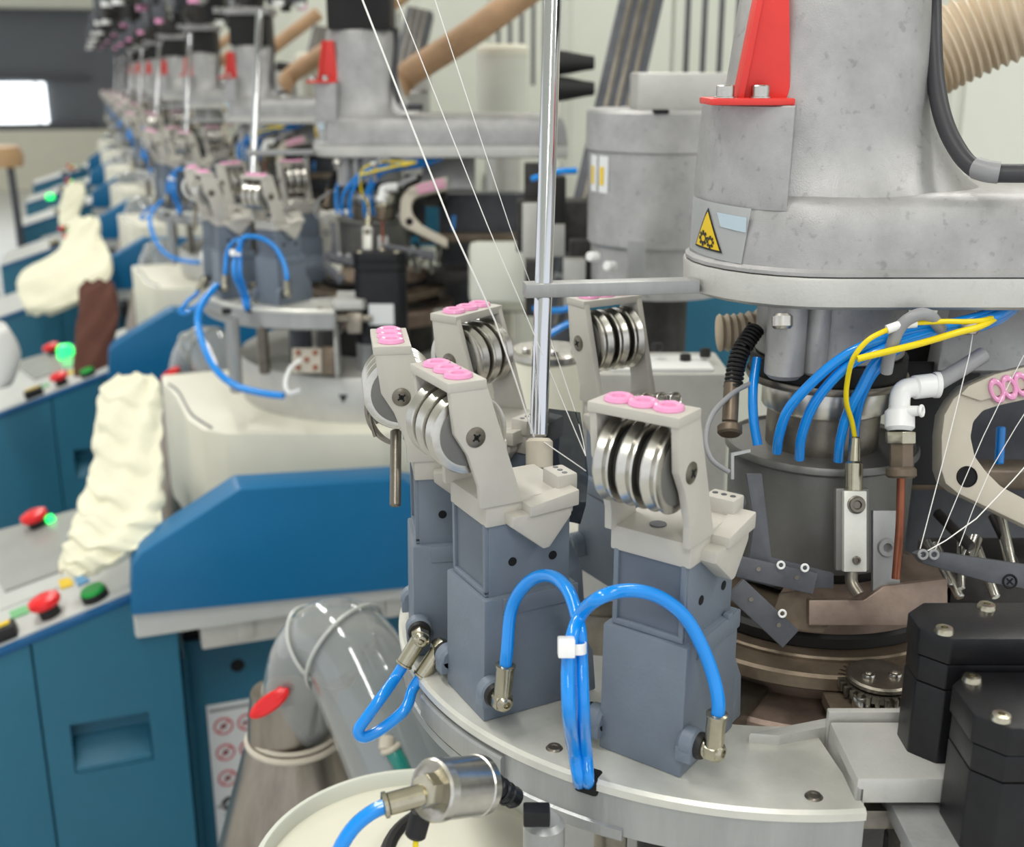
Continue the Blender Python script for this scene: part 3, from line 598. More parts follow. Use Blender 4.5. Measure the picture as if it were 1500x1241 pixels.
# warning sticker wrapped around the hood's rounded end
st = thing('warning_sticker', 'white sticker with yellow gear warning triangle on the hood of the {m}', 'sticker', tuple(hf(-.078, -.02, 1.305)), 0, 'warning stickers', HEAD)
def wrap(s, z, off):                 # s metres along the rounded end, measured from the far left point towards the front
    r = 0.0655; ry = 0.0635; a = PI+s/0.0645
    return hf(-.0785+r+(r+off)*math.cos(a)+0.0006, 0.003+(ry+off)*math.sin(a), z)
def decal(bm, poly, off, n=8):       # polygon (convex) in (s, z), cut into strips so that it follows the curve
    s0, s1 = min(p[0] for p in poly), max(p[0] for p in poly); cols = []
    for i in range(n+1):
        s = s0+(s1-s0)*(i/n*0.9998+0.0001); zz = []
        for (a, c), (d, e) in zip(poly, poly[1:]+poly[:1]):
            if (a-s)*(d-s) <= 0 and abs(a-d) > 1e-9: zz.append(c+(e-c)*(s-a)/(d-a))
        cols.append((s, min(zz), max(zz)))
    vs = [(bm.verts.new(wrap(s, z0, off)), bm.verts.new(wrap(s, z1, off))) for s, z0, z1 in cols]
    for (a, c), (d, e) in zip(vs, vs[1:]): bm.faces.new((a, d, e, c))
b = B(); decal(b, [(0.000, 1.3085), (0.053, 1.3065), (0.0545, 1.3345), (0.0005, 1.3365)], 0.0008, 14); bmesh.ops.solidify(b, geom=b.faces[:], thickness=0.0003); obj('backing', b, M_STICK, st, True)
tri = [(0.0130, 1.3115), (0.0385, 1.3105), (0.0255, 1.3330)]
cx_, cz_ = sum(p[0] for p in tri)/3, sum(p[1] for p in tri)/3
b = B(); decal(b, tri, 0.0012, 12); obj('triangle_border', b, M_INK, st, True)
b = B(); decal(b, [(cx_+(s-cx_)*0.86, cz_+(z-cz_)*0.86) for s, z in tri], 0.0014, 12); obj('triangle', b, M_STYEL, st, True)
b = B()
def gear(sc, zc, r):
    for k in range(8):
        a = 2*PI*k/8; ca, sa_ = math.cos(a), math.sin(a); q = []
        for rr, ww in ((r*0.95, -0.3), (r*1.35, -0.3), (r*1.35, 0.3), (r*0.95, 0.3)): q.append((sc+rr*ca-ww*r*sa_, zc+rr*sa_+ww*r*ca))
        decal(b, q, 0.0016, 3)
    for k in range(16):
        a, a2 = 2*PI*k/16, 2*PI*(k+1)/16
        decal(b, [(sc+r*math.cos(a), zc+r*math.sin(a)), (sc+r*math.cos(a2), zc+r*math.sin(a2)), (sc+r*0.55*math.cos(a2), zc+r*0.55*math.sin(a2)), (sc+r*0.55*math.cos(a), zc+r*0.55*math.sin(a))], 0.0016, 2)
gear(0.0225, 1.3165, 0.0030); gear(0.0292, 1.3152, 0.0024); obj('gear_symbol', b, M_INK, st, True)
b = B(); decal(b, [(0.036, 1.324), (0.0525, 1.3225), (0.0525, 1.330), (0.033, 1.331)], 0.0012, 6); obj('sheen_patch', b, mat('sticker_sheen_blue', srgb(186, 204, 214), 0.3), st, True)  # sheen on the sticker, painted as a pale blue decal

# black cable down the neck with clear sleeve
hose('power_cable', [at(*p) for p in ((1366, -60, .585), (1366, 0, .585), (1367, 60, .582), (1370, 110, .580), (1378, 160, .575), (1392, 200, .57), (1415, 236, .562), (1440, 252, .556), (1475, 254, .552), (1530, 254, .548))], 0.0044, M_CABLE, 'thick black cable running down the neck of the {m}', 'cable', HEAD, 'hood cables')
hose('cable_clip', [at(1429, 246, .558), at(1446, 251, .554), at(1464, 253, .552)], 0.0052, M_GREYT, 'grey sleeve around the black hood cable of the {m}', 'sleeve', HEAD, None)
# corrugated hose
def corr(pts, r, m, label, tpl, n=46, amp=0.06):
    b = B(); ps = smooth_pts(pts, 40)
    tube(b, ps, r, 24, 1, rf=lambda f: r*(1+amp*math.sin(f*n*2*PI)))
    return single('corrugated_hose', b, m, label, 'hose', 'suction hoses', tpl, 60)
corr([at(1250, 230, .80), at(1290, 150, .80), at(1345, 95, .80), at(1430, 50, .79), at(1540, 5, .77), at(1680, -60, .75)], 0.027, M_HOSE, 'beige corrugated suction hose rising behind the hood of the {m}', HEAD, 34)

# steel rod and its bar
t = thing('guide_rod', 'polished vertical steel rod with flat holder bar on the {m}', 'rod', tuple(onz(790, 640, 1.215)), 0, 'steel guide rods', HEAD)
rb0 = at(789, 640, .598); rb1 = at(796, 425, .600); dirr = (rb1-rb0).normalized()
b = B(); rod(b, rb0-dirr*0.0, rb1+(rb1-rb0)*2.6, 0.0047, 24); obj('shaft', b, M_CHROME, t, True)
b = B(); q0 = at(768, 424, .598); q1 = at(1020, 430, .612); 
dv = (q1-q0); dv.z = 0; L = dv.length; Fb = frame(q0, (0, 0, 1), dv)
box(b, 0, L, -0.006, 0.006, -0.0036, 0.0034, 0.0006, Fb); obj('bar', b, M_ALUS, t, True)
b = B(); rod(b, at(790, 690, .597), at(790, 642, .598), 0.0070, 20); obj('socket', b, M_BEIGE2, t, True)
b = B(); pz = at(789, 690, .597); rod(b, Vector((pz.x, pz.y, ZD)), pz, 0.007, 16); obj('stand', b, M_STEELD, t, True)
b = B(); box(b, -0.012, 0.012, -0.012, 0.012, 0, 0.03, 0.002, T(pz.x, pz.y, ZD)); obj('stand_foot', b, M_STEELD, t, True)
# ================================================================== black motors at the right
MG = 'black stepper motors'
def motor(label, d, xl, ytop, wdt, dep, hgt, cap_h, screws, tpl, sides=True):
    o = at(xl, ytop, d); t = thing('stepper_motor', label, 'motor', (o.x, o.y, o.z-hgt), 0, MG, tpl)
    F = Matrix(((RT.x, FH.x, 0, o.x), (RT.y, FH.y, 0, o.y), (0, 0, 1, o.z), (0, 0, 0, 1)))
    c = 0.010
    def oct_(g): return [(c-g*0-0.0, -g), (wdt-c, -g), (wdt+g, c), (wdt+g, dep-c), (wdt-c, dep+g), (c, dep+g), (-g, dep-c), (-g, c)]
    b = B(); prism(b, oct_(0), -cap_h, 0, 0.0012, F); obj('end_cap', b, M_BLACKM, t, True)
    b = B(); prism(b, oct_(-0.0012), -cap_h*2, -cap_h-0.0006, 0.0008, F); obj('flange', b, M_BLACKM, t, True)
    b = B(); prism(b, oct_(-0.0010), -hgt+0.008, -cap_h*2-0.0004, 0.001, F); obj('stator_body', b, M_BLACKM, t, True)
    b = B(); prism(b, oct_(0), -hgt, -hgt+0.010, 0.001, F); obj('base_flange', b, M_BLACKM, t, True)
    for u, v in screws:
        b = B(); lathe(b, [(0, 0.0010), (0.0012, 0.0010), (0.0014, 0.0022), (0.0034, 0.0020), (0.0040, 0.0008), (0.0042, 0)], 18, F @ T(u, v, 0.0)); obj('screw', b, M_NICKEL, t, True)
    b = B(); box(b, wdt*0.28, wdt*0.75, -0.0002, 0.0016, -hgt*0.78, -hgt*0.55, 0, F); obj('rating_label', b, M_STICK, t, True)
    return t
motor('tall black motor with chamfered corners and yellow screws beside the {m}', .470, 1358, 936, .068, .034, .118, .012, ((.009, .006), (.035, .028), (.056, .006)), HEAD)
motor('lower black motor with white rating label in front of the tall motor', .432, 1442, 1068, .060, .043, .105, .012, ((.009, .007), (.05, .007), (.05, .036), (.009, .036)), None)
t = thing('motor_plate', 'grey mounting plate under the black motors of the {m}', 'plate', tuple(at(1345, 1180, .49)), 0, None, None)
b = B(); F = frame(at(1345, 1190, .487), (0, 0, 1), RT); box(b, -0.012, 0.12, -0.03, 0.03, -0.004, 0.004, 0.001, F); obj('plate', b, M_ALUS, t, True)
b = B(); box(b, 0.0, 0.010, -0.03, 0.03, -0.10, -0.004, 0.001, F); obj('upright', b, M_ALUS, t, True)

# ================================================================== cream yarn bracket at the right, lever and clutter
t = thing('yarn_guide_arm', 'cream C-shaped guide arm with row of pink eyelets on the {m}', 'yarn guide', tuple(at(1420, 690, .60)), 0, 'cream yarn guide arms', HEAD)
FA = frame(at(1376, 690, .592), -FW, RT); q = .592/FPX
def pp2(L): return [((x-1376)*q, -(y-690)*q) for x, y in L]
b = B()
outer = [(1560, 522), (1450, 549), (1412, 566), (1392, 585), (1379, 608), (1375, 640), (1375, 690), (1381, 708), (1398, 722), (1560, 800)]
inner = [(1560, 765), (1462, 712), (1440, 690), (1424, 668), (1418, 640), (1422, 618), (1436, 602), (1460, 594), (1560, 572)]
prism(b, pp2(outer+inner), -0.010, 0.004, 0.0012, FA)
prism(b, pp2([(1560, 522), (1450, 549), (1412, 566), (1400, 578), (1430, 588), (1560, 552)]), -0.012, 0.0062, 0.001, FA)
arm_ = obj('arm', b, M_BEIGE2, t, True)
b = B(); lathe(b, [(0.0046, 0.0038), (0.0050, 0.0046), (0.0054, 0.0042), (0.0056, 0.0036)], 24, FA @ T(36*q, -8*q, 0)); lathe(b, [(0, 0.0041), (0.0047, 0.0041)], 24, FA @ T(36*q, -8*q, 0)); obj('hole', b, M_HOLE, arm_, True)
for k in range(6):
    b = B(); torus(b, 0.0040, 0.0014, FA @ T((1452+k*18-1376)*q, -(573-k*4.6-690)*q, 0.0066) @ RZ(0.35) @ Matrix.Diagonal((0.72, 1.25, 1, 1)), 22, 8); obj('eyelet', b, M_PINK, t, True)
t = thing('lever_arm', 'dark dusty lever with cross-head screw at the right edge of the {m}', 'lever', tuple(at(1420, 850, .56)), 0, 'dark levers', HEAD)
FL = frame(at(1425, 838, .56), -FW, RT); q = .56/FPX
def pl(L): return [((x-1425)*q, -(y-838)*q) for x, y in L]
b = B(); prism(b, pl([(1342, 812), (1356, 806), (1560, 836), (1560, 872), (1450, 854), (1352, 826)]), -0.008, 0.0, 0.001, FL); obj('bar', b, M_DARKG, t, True)
b = B(); torus(b, 0.0032, 0.0005, FL @ T(54*q, -14*q, 0.0004), 20, 6); box(b, -0.002, 0.002, -0.0003, 0.0003, 0, 0.0006, 0, FL @ T(54*q, -14*q, 0) @ RZ(0.8)); box(b, -0.0003, 0.0003, -0.002, 0.002, 0, 0.0006, 0, FL @ T(54*q, -14*q, 0) @ RZ(0.8)); obj('screw', b, M_HOLE, t, True)
for x in (1350, 1366):
    b = B(); torus(b, 0.0020, 0.0007, FL @ T((x-1425)*q, (838-812)*q, 0.002), 16, 6); obj('eyelet', b, M_GREYT, t, True)
# dark carrier behind the arm
t = thing('needle_carrier', 'dark steel carrier of rods and brackets right of the drum on the {m}', 'machine carrier', tuple(at(1440, 880, .66)), 0, 'needle carriers', HEAD)
b = B(); box(b, -0.02, 0.12, -0.02, 0.04, 0.006, 0.024, 0.003, frame(at(1420, 880, .68), (0, 0, 1), RT)); obj('carrier_block', b, M_DARK, t, True)
b = B(); box(b, -0.040, 0.12, -0.012, 0.012, -0.006, 0.006, 0.002, frame(at(1420, 695, .70), (0, 0, 1), RT)); obj('carrier_bar', b, M_RUST2, t, True)
b = B(); box(b, -0.05, 0.14, -0.012, 0.03, -0.13, 0.05, 0.003, frame(at(1445, 630, .76), (0, 0, 1), RT)); obj('rear_block', b, M_DARKG, t, True)
random.seed(3)
for k in range(9):
    x0, y0 = random.uniform(1335, 1490), random.uniform(690, 800); m = random.choice((M_STEELD, M_DARKG, M_DARK, M_STEEL))
    b = B(); rod(b, at(x0, y0, .64), at(x0+random.uniform(-40, 60), y0+random.uniform(20, 90), .62), random.uniform(.0015, .004), 12); obj('rod', b, m, t, True)
b = B(); rod(b, at(1466, 625, .68), at(1463, 680, .68), 0.0028); obj('blue_pin', b, M_TUBE, t, True)
b = B(); prism(b, [(-0.03, 0), (0.05, 0), (0.05, 0.05), (-0.02, 0.05)], -0.01, 0.01, 0.002, frame(at(1440, 545, .66), -FW, RT)); obj('grey_wedge', b, M_CAST, t, True)
b = B(); box(b, -0.03, 0.03, -0.02, 0.02, -0.02, 0.02, 0.002, frame(at(1345, 530, .70), -FW, RT)); obj('black_block', b, M_BLACK, t, True)
b = B(); box(b, -0.012, 0.012, -0.035, 0.035, -0.004, 0.004, 0.002, frame(at(1355, 620, .66), -FW, RT)); obj('black_bracket', b, M_BLACK, t, True)
# white yarns at the right
YG = 'white yarns'
for i, (pts, r) in enumerate((([(1438, 380, .58), (1420, 520, .58), (1345, 815, .575)], .00026), ([(1500, 520, .585), (1440, 640, .583), (1366, 815, .575)], .00022), ([(1540, 640, .57), (1430, 760, .565), (1345, 815, .56)], .0003), ([(1530, 560, .585), (1450, 690, .58), (1405, 800, .575)], .0002))):
    hose('yarn', [at(*p) for p in pts], r, M_YARN, 'thin yarn %s on the {m}' % ('falling steeply from the hood to the dark lever', 'slanting through the cream guide arm to the lever', 'running low from the cream guide arm to the lever', 'passing behind the cream guide arm towards the drum')[i], 'yarn', None, YG, 2)
# yarns from above towards the tension units
YL = [([(522, -20, .50), (531, 0, .50), (661, 330, .53), (725, 470, .56), (782, 640, .59)], .00045, 'thick white yarn running down from top towards the foot of the steel rod'),
      ([(578, -10, .52), (714, 330, .56), (757, 430, .58), (812, 560, .60), (858, 668, .60)], .00026, 'thin white yarn slanting down just left of the steel rod'),
      ([(634, -10, .54), (746, 330, .57), (790, 450, .62), (845, 610, .62), (858, 668, .60)], .00022, 'thin white yarn passing behind the steel rod'),
      ([(797, 648, .59), (838, 676, .595), (858, 690, .60)], .0003, 'short white yarn from the rod foot to the smoked guide plate')]
for pts, r, lab in YL: hose('yarn', [at(*p) for p in pts], r, M_YARN, lab, 'yarn', None, YG, 2)
# smoked guide plate between the units
b = B()
loft(b, [[at(x0, y, d), at(x1, y+6, d-.012), at(x1, y+6, d-.010), at(x0, y, d+.002)] for x0, x1, y, d in ((800, 850, 598, .63), (775, 856, 640, .625), (768, 862, 690, .62), (800, 858, 735, .615), (822, 850, 762, .612))])
single('guide_plate', b, M_SMOKE, 'smoked transparent guide plate between the two front tension units', 'guide plate', None, None, 60)
# peg and strap on the third unit's far side
t = thing('cloth_peg', 'dark steel peg under curved strap at the left rim of the {m}', 'peg', tuple(at(580, 740, .57)), 0, 'steel pegs', HEAD)
b = B(); rod(b, at(579, 742, .57), at(580, 630, .58), 0.0028, 16); obj('peg', b, M_STEELD, t, True)
b = B(); cc = at(588, 598, .585)
lathe(b, [(0.0175, -0.003), (0.0190, -0.003), (0.0190, 0.003), (0.0175, 0.003)], 30, frame(cc, -FW-RT*0.3, UP), math.radians(30), math.radians(165), closed=True)
obj('strap', b, M_STEELD, t, True)
b = B(); tube(b, [at(553, 620, .575), at(545, 605, .573), at(543, 617, .572), at(550, 640, .572)], 0.0010, 8); obj('hook', b, M_STEELD, t, True)

# ================================================================== connector, tray, duct and can at the lower left
t = thing('pressure_connector', 'short polished steel cylinder with hose fitting under the ring of the {m}', 'hose connector', tuple(at(657, 1200, .45)), 0, None, None)
c0 = at(630, 1158, .442); c1 = at(704, 1150, .462); dd = (c1-c0).normalized(); FC = frame(c0, dd, UP); L = (c1-c0).length
b = B(); lathe(b, [(0, 0.0012), (0.0085, 0.0012), (0.0100, 0.0004), (0.0112, 0), (0.0120, 0.001), (0.0122, 0.0045), (0.0117, 0.005), (0.0117, L-0.004), (0.0122, L-0.0035), (0.0118, L), (0, L)], 48, FC); obj('body', b, M_STEEL, t, True)
b = B(); prism(b, hexpoly(0.0068), -0.004, 0.002, 0.0006, FC); e0 = at(566, 1179, .437); e1 = at(624, 1163, .441)
rod(b, e1, e0, 0.0043, 20); lathe(b, [(0.0044, 0), (0.0050, 0.0004), (0.0050, 0.0018), (0.0036, 0.0022)], 20, frame(e0+(e1-e0)*0.05, e0-e1)); obj('fitting', b, M_NICKEL, t, True)
b = B()
for k in range(6):
    torus(b, 0.0052-0.0003*k, 0.0010, frame(at(706+k*9, 1143+k*5, .464+k*.003), at(760, 1172, .48)-at(706, 1143, .464)), 20, 6)
rod(b, at(700, 1140, .463), at(757, 1170, .48), 0.0042); obj('threaded_stud', b, M_BLACKM, t, True)
hose('air_hose', [e0+(e1-e0)*0.1]+[at(*p) for p in ((545, 1190, .436), (522, 1208, .435), (504, 1232, .434), (492, 1260, .434), (486, 1300, .434))], 0.0029, M_TUBE, 'blue air hose leaving the steel connector at the bottom edge', 'hose', None, HG)
t = thing('cable_plug', 'black cable plug with yellow wire below the steel connector', 'plug', tuple(at(605, 1241, .45)), 0, None, None)
b = B(); rod(b, at(618, 1188, .452), at(607, 1228, .452), 0.0042, 16); obj('sleeve', b, M_BLACK, t, True)
b = B(); tube(b, [at(610, 1222, .4515), at(608, 1250, .452), at(606, 1290, .452)], 0.0012, 8); obj('wire', b, M_YEL, t, True)
# tray
tc = onz(600, 1262, .985)
t = thing('round_tray', 'cream round tray with raised rim below the feeder ring', 'tray', tuple(tc), 0, None, None)
b = B(); lathe(b, [(0.0800, -0.10), (0.0840, -0.10), (0.0860, -0.006), (0.0865, 0), (0.0850, 0.0022), (0.0825, 0.0022), (0.0812, 0.0005), (0.0800, -0.006)], 72, closed=True); obj('rim', b, M_CREAM2, t)
b = B(); lathe(b, [(0, -0.010), (0.0805, -0.006), (0.0805, -0.012), (0, -0.016)], 60); obj('floor', b, M_CREAM, t)
b = B(); c_ = onz(688, 1262, .977)-tc; tube(b, [Vector((c_.x+0.046*math.cos(a), c_.y+0.046*math.sin(a), -0.003)) for a in [math.radians(60+20*k) for k in range(15)]], 0.0045, 10, 3); obj('dark_gap_tube', b, M_BLACK, t)  # black tube added in place of the dark crescent-shaped gap in the tray
b = B(); lathe(b, [(0, 0.0), (0.042, 0.0), (0.044, -0.004), (0.044, -0.03)], 48, T(c_.x, c_.y, -0.002)); obj('inner_cover', b, M_CREAM, t)
pc = onz(798, 1195, 1.0)
t = thing('ring_post', 'steel post with black clamp under the feeder ring of the {m}', 'post', (AX.x-0.155, AX.y-0.145, 0.99), 0, 'ring posts', HEAD)
b = B(); o = at(797, 1200, .485); rod(b, o-Vector((0, 0, .10)), o, 0.0088, 20); obj('post', b, M_ALUS, t, True)
b = B(); box(b, -0.0055, 0.0055, -0.004, 0.004, -0.004, 0.003, 0.001, frame(at(786, 1192, .474), (0, 0, 1), RT)); obj('clamp', b, M_BLACKM, t, True)
M_CRING = mat('clear_ring', srgb(232, 236, 230), 0.2, 0, trans=0.4)
# clear elbow duct
ED = 'clear suction elbows'
t = thing('duct_elbow', 'clear plastic suction elbow rising from a steel can beside the {m}', 'duct', tuple(at(480, 1060, .93)), 0, ED, HEAD)
path = [at(434, 1066, .965), at(440, 1015, .955), at(456, 968, .945), at(484, 943, .935), at(512, 955, .925), at(536, 1000, .918), at(562, 1060, .91), at(602, 1160, .90), at(614, 1190, .898)]
b = B(); tube(b, path, 0.038, 32, 8, cap=False, rf=lambda f: 0.029+0.012*min(1, 1.6*f)); bmesh.ops.recalc_face_normals(b, faces=b.faces[:]); bmesh.ops.solidify(b, geom=b.faces[:], thickness=0.002); obj('elbow', b, M_CLEAR, t, True)
ps = smooth_pts(path, 8)
for i, rr in ((21, .0375), (30, .0408)):
    b = B(); torus(b, rr, 0.0016, frame(ps[i], ps[i+1]-ps[i]), 40, 8); obj('joint_ring', b, M_CRING, t, True)
b = B(); rod(b, at(567, 1078, .872), at(566, 1100, .868), 0.0062, 20); torus(b, 0.0062, 0.0022, frame(at(572, 1096, .868), at(596, 1140, .87)-at(572, 1090, .868)), 24, 8); obj('cream_collar', b, M_BEIGE2, t, True)
b = B(); tube(b, [at(574, 1098, .868), at(586, 1118, .866), at(600, 1150, .868)], 0.0062, 14); obj('green_tube', b, M_GTUBE, t, True)
t = thing('steel_can', 'brownish conical steel can below the clear elbow of the {m}', 'can', tuple(at(450, 1300, .96)), 0, 'steel suction cans', HEAD)
o = at(432, 1072, .965)
b = B(); lathe(b, [(0.0, 0.0), (0.030, 0.0), (0.038, -0.002), (0.042, -0.010), (0.054, -0.050), (0.070, -0.105), (0.082, -0.16), (0.082, -o.z+0.001), (0, -o.z+0.001)], 48, T(*o)); obj('cone', b, M_TANK, t, True)
b = B(); torus(b, 0.039, 0.0028, T(o.x, o.y, o.z-0.004), 40, 8); torus(b, 0.036, 0.0022, T(o.x, o.y, o.z+0.001), 40, 8); obj('rim', b, M_BEIGE2, t, True)
b = B(); lathe(b, [(0.031, 0), (0.029, 0.02), (0.026, 0.04), (0, 0.04)], 32, T(o.x-0.008, o.y, o.z)); obj('neck', b, M_TANK, t, True)
b = B(); FH_ = frame(at(395, 1030, .915), -FW, RT) @ RZ(0.62); lathe(b, [(0, 0.004), (0.013, 0.004), (0.0165, 0.002), (0.0165, -0.002), (0.013, -0.004), (0, -0.004)], 32, FH_ @ Matrix.Diagonal((1.12, 0.42, 1, 1))); rod(b, at(412, 1012, .92), at(425, 1008, .95), 0.004); obj('red_handle', b, M_REDP, t, True)

# ================================================================== machine body (built at the second machine)
A2 = AX+Vector((0, SP, 0))
def ony(x, y, v):
    r = RT*((x-CX)/FPX) - UP*((y-CY)/FPX) + FW
    return EYE+r*(v/r.y)
t = thing('base_ring', 'grey base ring with black triangles under the feeder ring of the {m}', 'base ring', (A2.x, A2.y, 0.975), 0, 'base rings', BODY)
b = B(); lathe(b, [(0.05, -0.02), (0.198, -0.02), (0.2, 0.002), (0.2, 0.038), (0.198, 0.041), (0.185, 0.042), (0.05, 0.042)], 80, closed=True); obj('ring', b, M_CASTL, t)
for k, px in enumerate((502, 560)):
    p = ony(px, 580, 1.45)
    for az in (math.atan2(p.y-A2.y-0.0, p.x-A2.x),):
        b = B(); prism(b, [(-0.006, -0.005), (0.006, -0.005), (0, 0.006)], 0, 0.0008, 0, T(0, 0, 0.014) @ frame((0.2*math.cos(az), 0.2*math.sin(az), 0), (math.cos(az), math.sin(az), 0), (math.sin(az), -math.cos(az), 0))); obj('triangle_mark', b, M_INK, t)
t = thing('terminal_block', 'small brass and cream terminal block on the base ring of the {m}', 'terminal block', tuple(at(460, 550, 1.50)), 0, 'terminal blocks', BODY)
F = frame(at(455, 528, 1.50), -FW, RT)
b = B(); box(b, -0.024, 0.014, -0.016, 0.016, -0.012, 0.0, 0.001, F); obj('housing', b, M_BEIGE2, t, True)
b = B(); box(b, 0.014, 0.030, -0.018, 0.018, -0.012, -0.002, 0.001, F); obj('side_plate', b, M_RUST2, t, True)
for x, y in ((-0.016, 0.010), (0.006, 0.010), (-0.005, 0.001), (-0.016, -0.009), (0.006, -0.009)):
    b = B(); lathe(b, [(0, 0.003), (0.003, 0.003), (0.0036, 0)], 12, F @ T(x, y, 0)); obj('terminal', b, M_COPPER, t, True)
hose('white_tube', [at(*p) for p in ((440, 528, 1.47), (425, 540, 1.46), (418, 562, 1.45), (424, 576, 1.445), (440, 572, 1.44))], 0.0028, M_WHITE, 'thin white tube looping from the terminal block of the {m}', 'tube', BODY, None)
hose('air_hose', [at(*p) for p in ((318, 418, 1.52), (300, 440, 1.50), (290, 465, 1.48), (296, 500, 1.46), (315, 540, 1.45), (345, 565, 1.445), (385, 576, 1.44), (415, 580, 1.43))], 0.0045, M_TUBE, 'thick blue air hose curving around the base ring of the {m}', 'hose', BODY, HG)
for x, y0, y1 in ((400, 470, 540), (502, 475, 545)):
    pass
t = thing('ring_column', 'dark steel column between feeder ring and base ring of the {m}', 'column', (A2.x-0.12, A2.y-0.06, 1.0), 0, 'ring columns', BODY)
b = B(); lathe(b, [(0, 1.015), (0.016, 1.015), (0.016, 1.09), (0, 1.09)], 24, T(A2.x-0.125, A2.y-0.07, 0)); obj('front_column', b, M_DARKG, t, True)
b = B(); lathe(b, [(0, 1.015), (0.012, 1.015), (0.012, 1.09), (0, 1.09)], 24, T(A2.x-0.05, A2.y-0.14, 0)); obj('rear_column', b, M_ALUS, t, True)
b = B(); lathe(b, [(0, 1.015), (0.018, 1.015), (0.018, 1.09), (0, 1.09)], 24, T(A2.x+0.06, A2.y-0.15, 0)); obj('right_column', b, M_CASTL, t, True)
b = B(); lathe(b, [(0, 1.012), (0.09, 1.012), (0.09, 1.088), (0, 1.088)], 40, T(A2.x, A2.y, 0)); obj('core', b, M_DARK, t, True)
# cream body
t = thing('machine_body', 'cream painted body casing of the {m} with a curved top', 'machine casing', (A2.x, A2.y, 0.55), 0, 'machine casings', BODY)
CZ = .955
ct = [onz(239, 561, CZ), onz(256, 578, CZ), onz(273, 612, CZ), onz(296, 628, CZ), onz(330, 634, CZ), onz(560, 634, CZ)]
plan = [(p.x, p.y) for p in ct]+[(0.62, ct[-1].y), (0.62, 1.80), (ct[0].x, 1.80)]
b = B(); prism(b, plan, 0.772, CZ, 0.006); obj('casing', b, M_CREAM, t, True)
b = B(); tube(b, [onz(247, 562, CZ+.001), onz(262, 575, CZ+.001), onz(280, 606, CZ+.001), onz(310, 627, CZ+.001)], 0.0016, 8); obj('seam', b, M_DARKG, t, True)
# blue side panel
PY = 1.285
pp = [ony(x, y, PY) for x, y in ((192, 903), (193, 830), (205, 812), (350, 717), (590, 702), (606, 712))]
plan = [(p.x, p.z) for p in pp]+[(0.50, pp[5].z-0.02), (0.50, 0.775)]
XY = Matrix(((1, 0, 0, 0), (0, 0, 1, PY), (0, 1, 0, 0), (0, 0, 0, 1)))
t = thing('side_guard', 'deep blue side guard with chamfered top on the {m}', 'guard panel', (0.2, PY, 0.72), 0, 'blue side guards', BODY)
b = B(); prism(b, plan, 0, 0.055, 0.004, XY); obj('guard_panel', b, M_BLUE, t, True)
b = B(); GZ = pp[0].z; box(b, pp[0].x+0.002, 0.48, PY+0.012, PY+0.085, GZ-0.036, GZ-0.002, 0.005); obj('lower_lip', b, M_GREYP, t, True)
b = B(); box(b, 0.072, 0.30, PY+0.03, PY+0.075, GZ-.072, GZ-.036, 0.003); box(b, 0.115, 0.135, PY+0.026, PY+0.05, GZ-.065, GZ-.04, 0.002); box(b, 0.30, 0.5, PY+0.03, PY+0.08, GZ-.068, GZ-.036, 0.002); obj('rail', b, M_CASTL, t, True)
b = B(); rod(b, (0.032, PY+0.03, GZ-0.035), (0.032, PY+0.03, GZ-0.055), 0.004); obj('stop_pin', b, M_DARKG, t, True)
# lower cabinet with warning sign
t = thing('lower_cabinet', 'teal lower cabinet with prohibition sign under the blue guard of the {m}', 'cabinet', (0.3, 1.6, 0.0), 0, 'lower cabinets', BODY)
b = B(); box(b, 0.055, 0.62, 1.42, 1.80, 0.06, 0.690, 0.004); obj('cabinet_box', b, M_TEAL, t, True)
b = B(); box(b, 0.056, 0.62, 1.425, 1.80, 0.690, 0.702, 0.001); obj('gap_strip', b, M_HOLE, t, True)
b = B(); box(b, 0.09, 0.62, 1.40, 1.80, 0.703, 0.771, 0.002); obj('top_tray', b, M_DARKG, t, True)
b = B(); box(b, 0.08, 0.6, 1.45, 1.78, 0.0, 0.06); obj('plinth', b, M_BLACK, t, True)
p = ony(348, 975, 1.42); b = B(); lathe(b, [(0, 0.0006), (0.008, 0.0006), (0.0095, 0)], 24, frame((p.x, 1.42, p.z), (0, -1, 0))); obj('lock_hole', b, M_HOLE, t, True)
p0 = ony(302, 1034, 1.42)
b = B(); box(b, p0.x, p0.x+0.105, 1.4185, 1.42, p0.z-0.30, p0.z); sg = obj('sign_plate', b, M_STICK, t, True)
b = B(); box(b, p0.x+0.003, p0.x+0.102, 1.4180, 1.4186, p0.z-0.011, p0.z-0.006); 
box(b, p0.x+0.003, p0.x+0.102, 1.4178, 1.4186, p0.z-0.158, p0.z-0.154); obj('sign_rule', b, M_GREYT, t, True)
b = B()
for r in range(3):
    for c in range(3):
        o = (p0.x+0.020+c*0.031, 1.4182, p0.z-0.034-r*0.040)
        torus(b, 0.0115, 0.0014, frame(o, (0, -1, 0)), 24, 5)
        box(b, -0.0115, 0.0115, -0.001, 0.001, 0, 0.0004, 0, frame(o, (0, -1, 0)) @ RZ(-0.78))
obj('prohibition_rings', b, M_INKR, t, True)
b = B()
for r in range(3):
    for c in range(3):
        F = frame((p0.x+0.020+c*0.031, 1.4183, p0.z-0.034-r*0.040), (0, -1, 0)); k = r*3+c
        if k % 3 == 0: lathe(b, [(0, 0.0002), (0.004, 0.0002)], 10, F)
        elif k % 3 == 1: box(b, -0.002, 0.002, -0.006, 0.006, 0, 0.0002, 0, F)
        else: box(b, -0.005, 0.005, -0.002, 0.002, 0, 0.0002, 0, F @ RZ(0.4))
for c in range(3): lathe(b, [(0.005, 0.0002), (0.0115, 0.0002)], 20, frame((p0.x+0.020+c*0.031, 1.4183, p0.z-0.034-3*0.040), (0, -1, 0)))
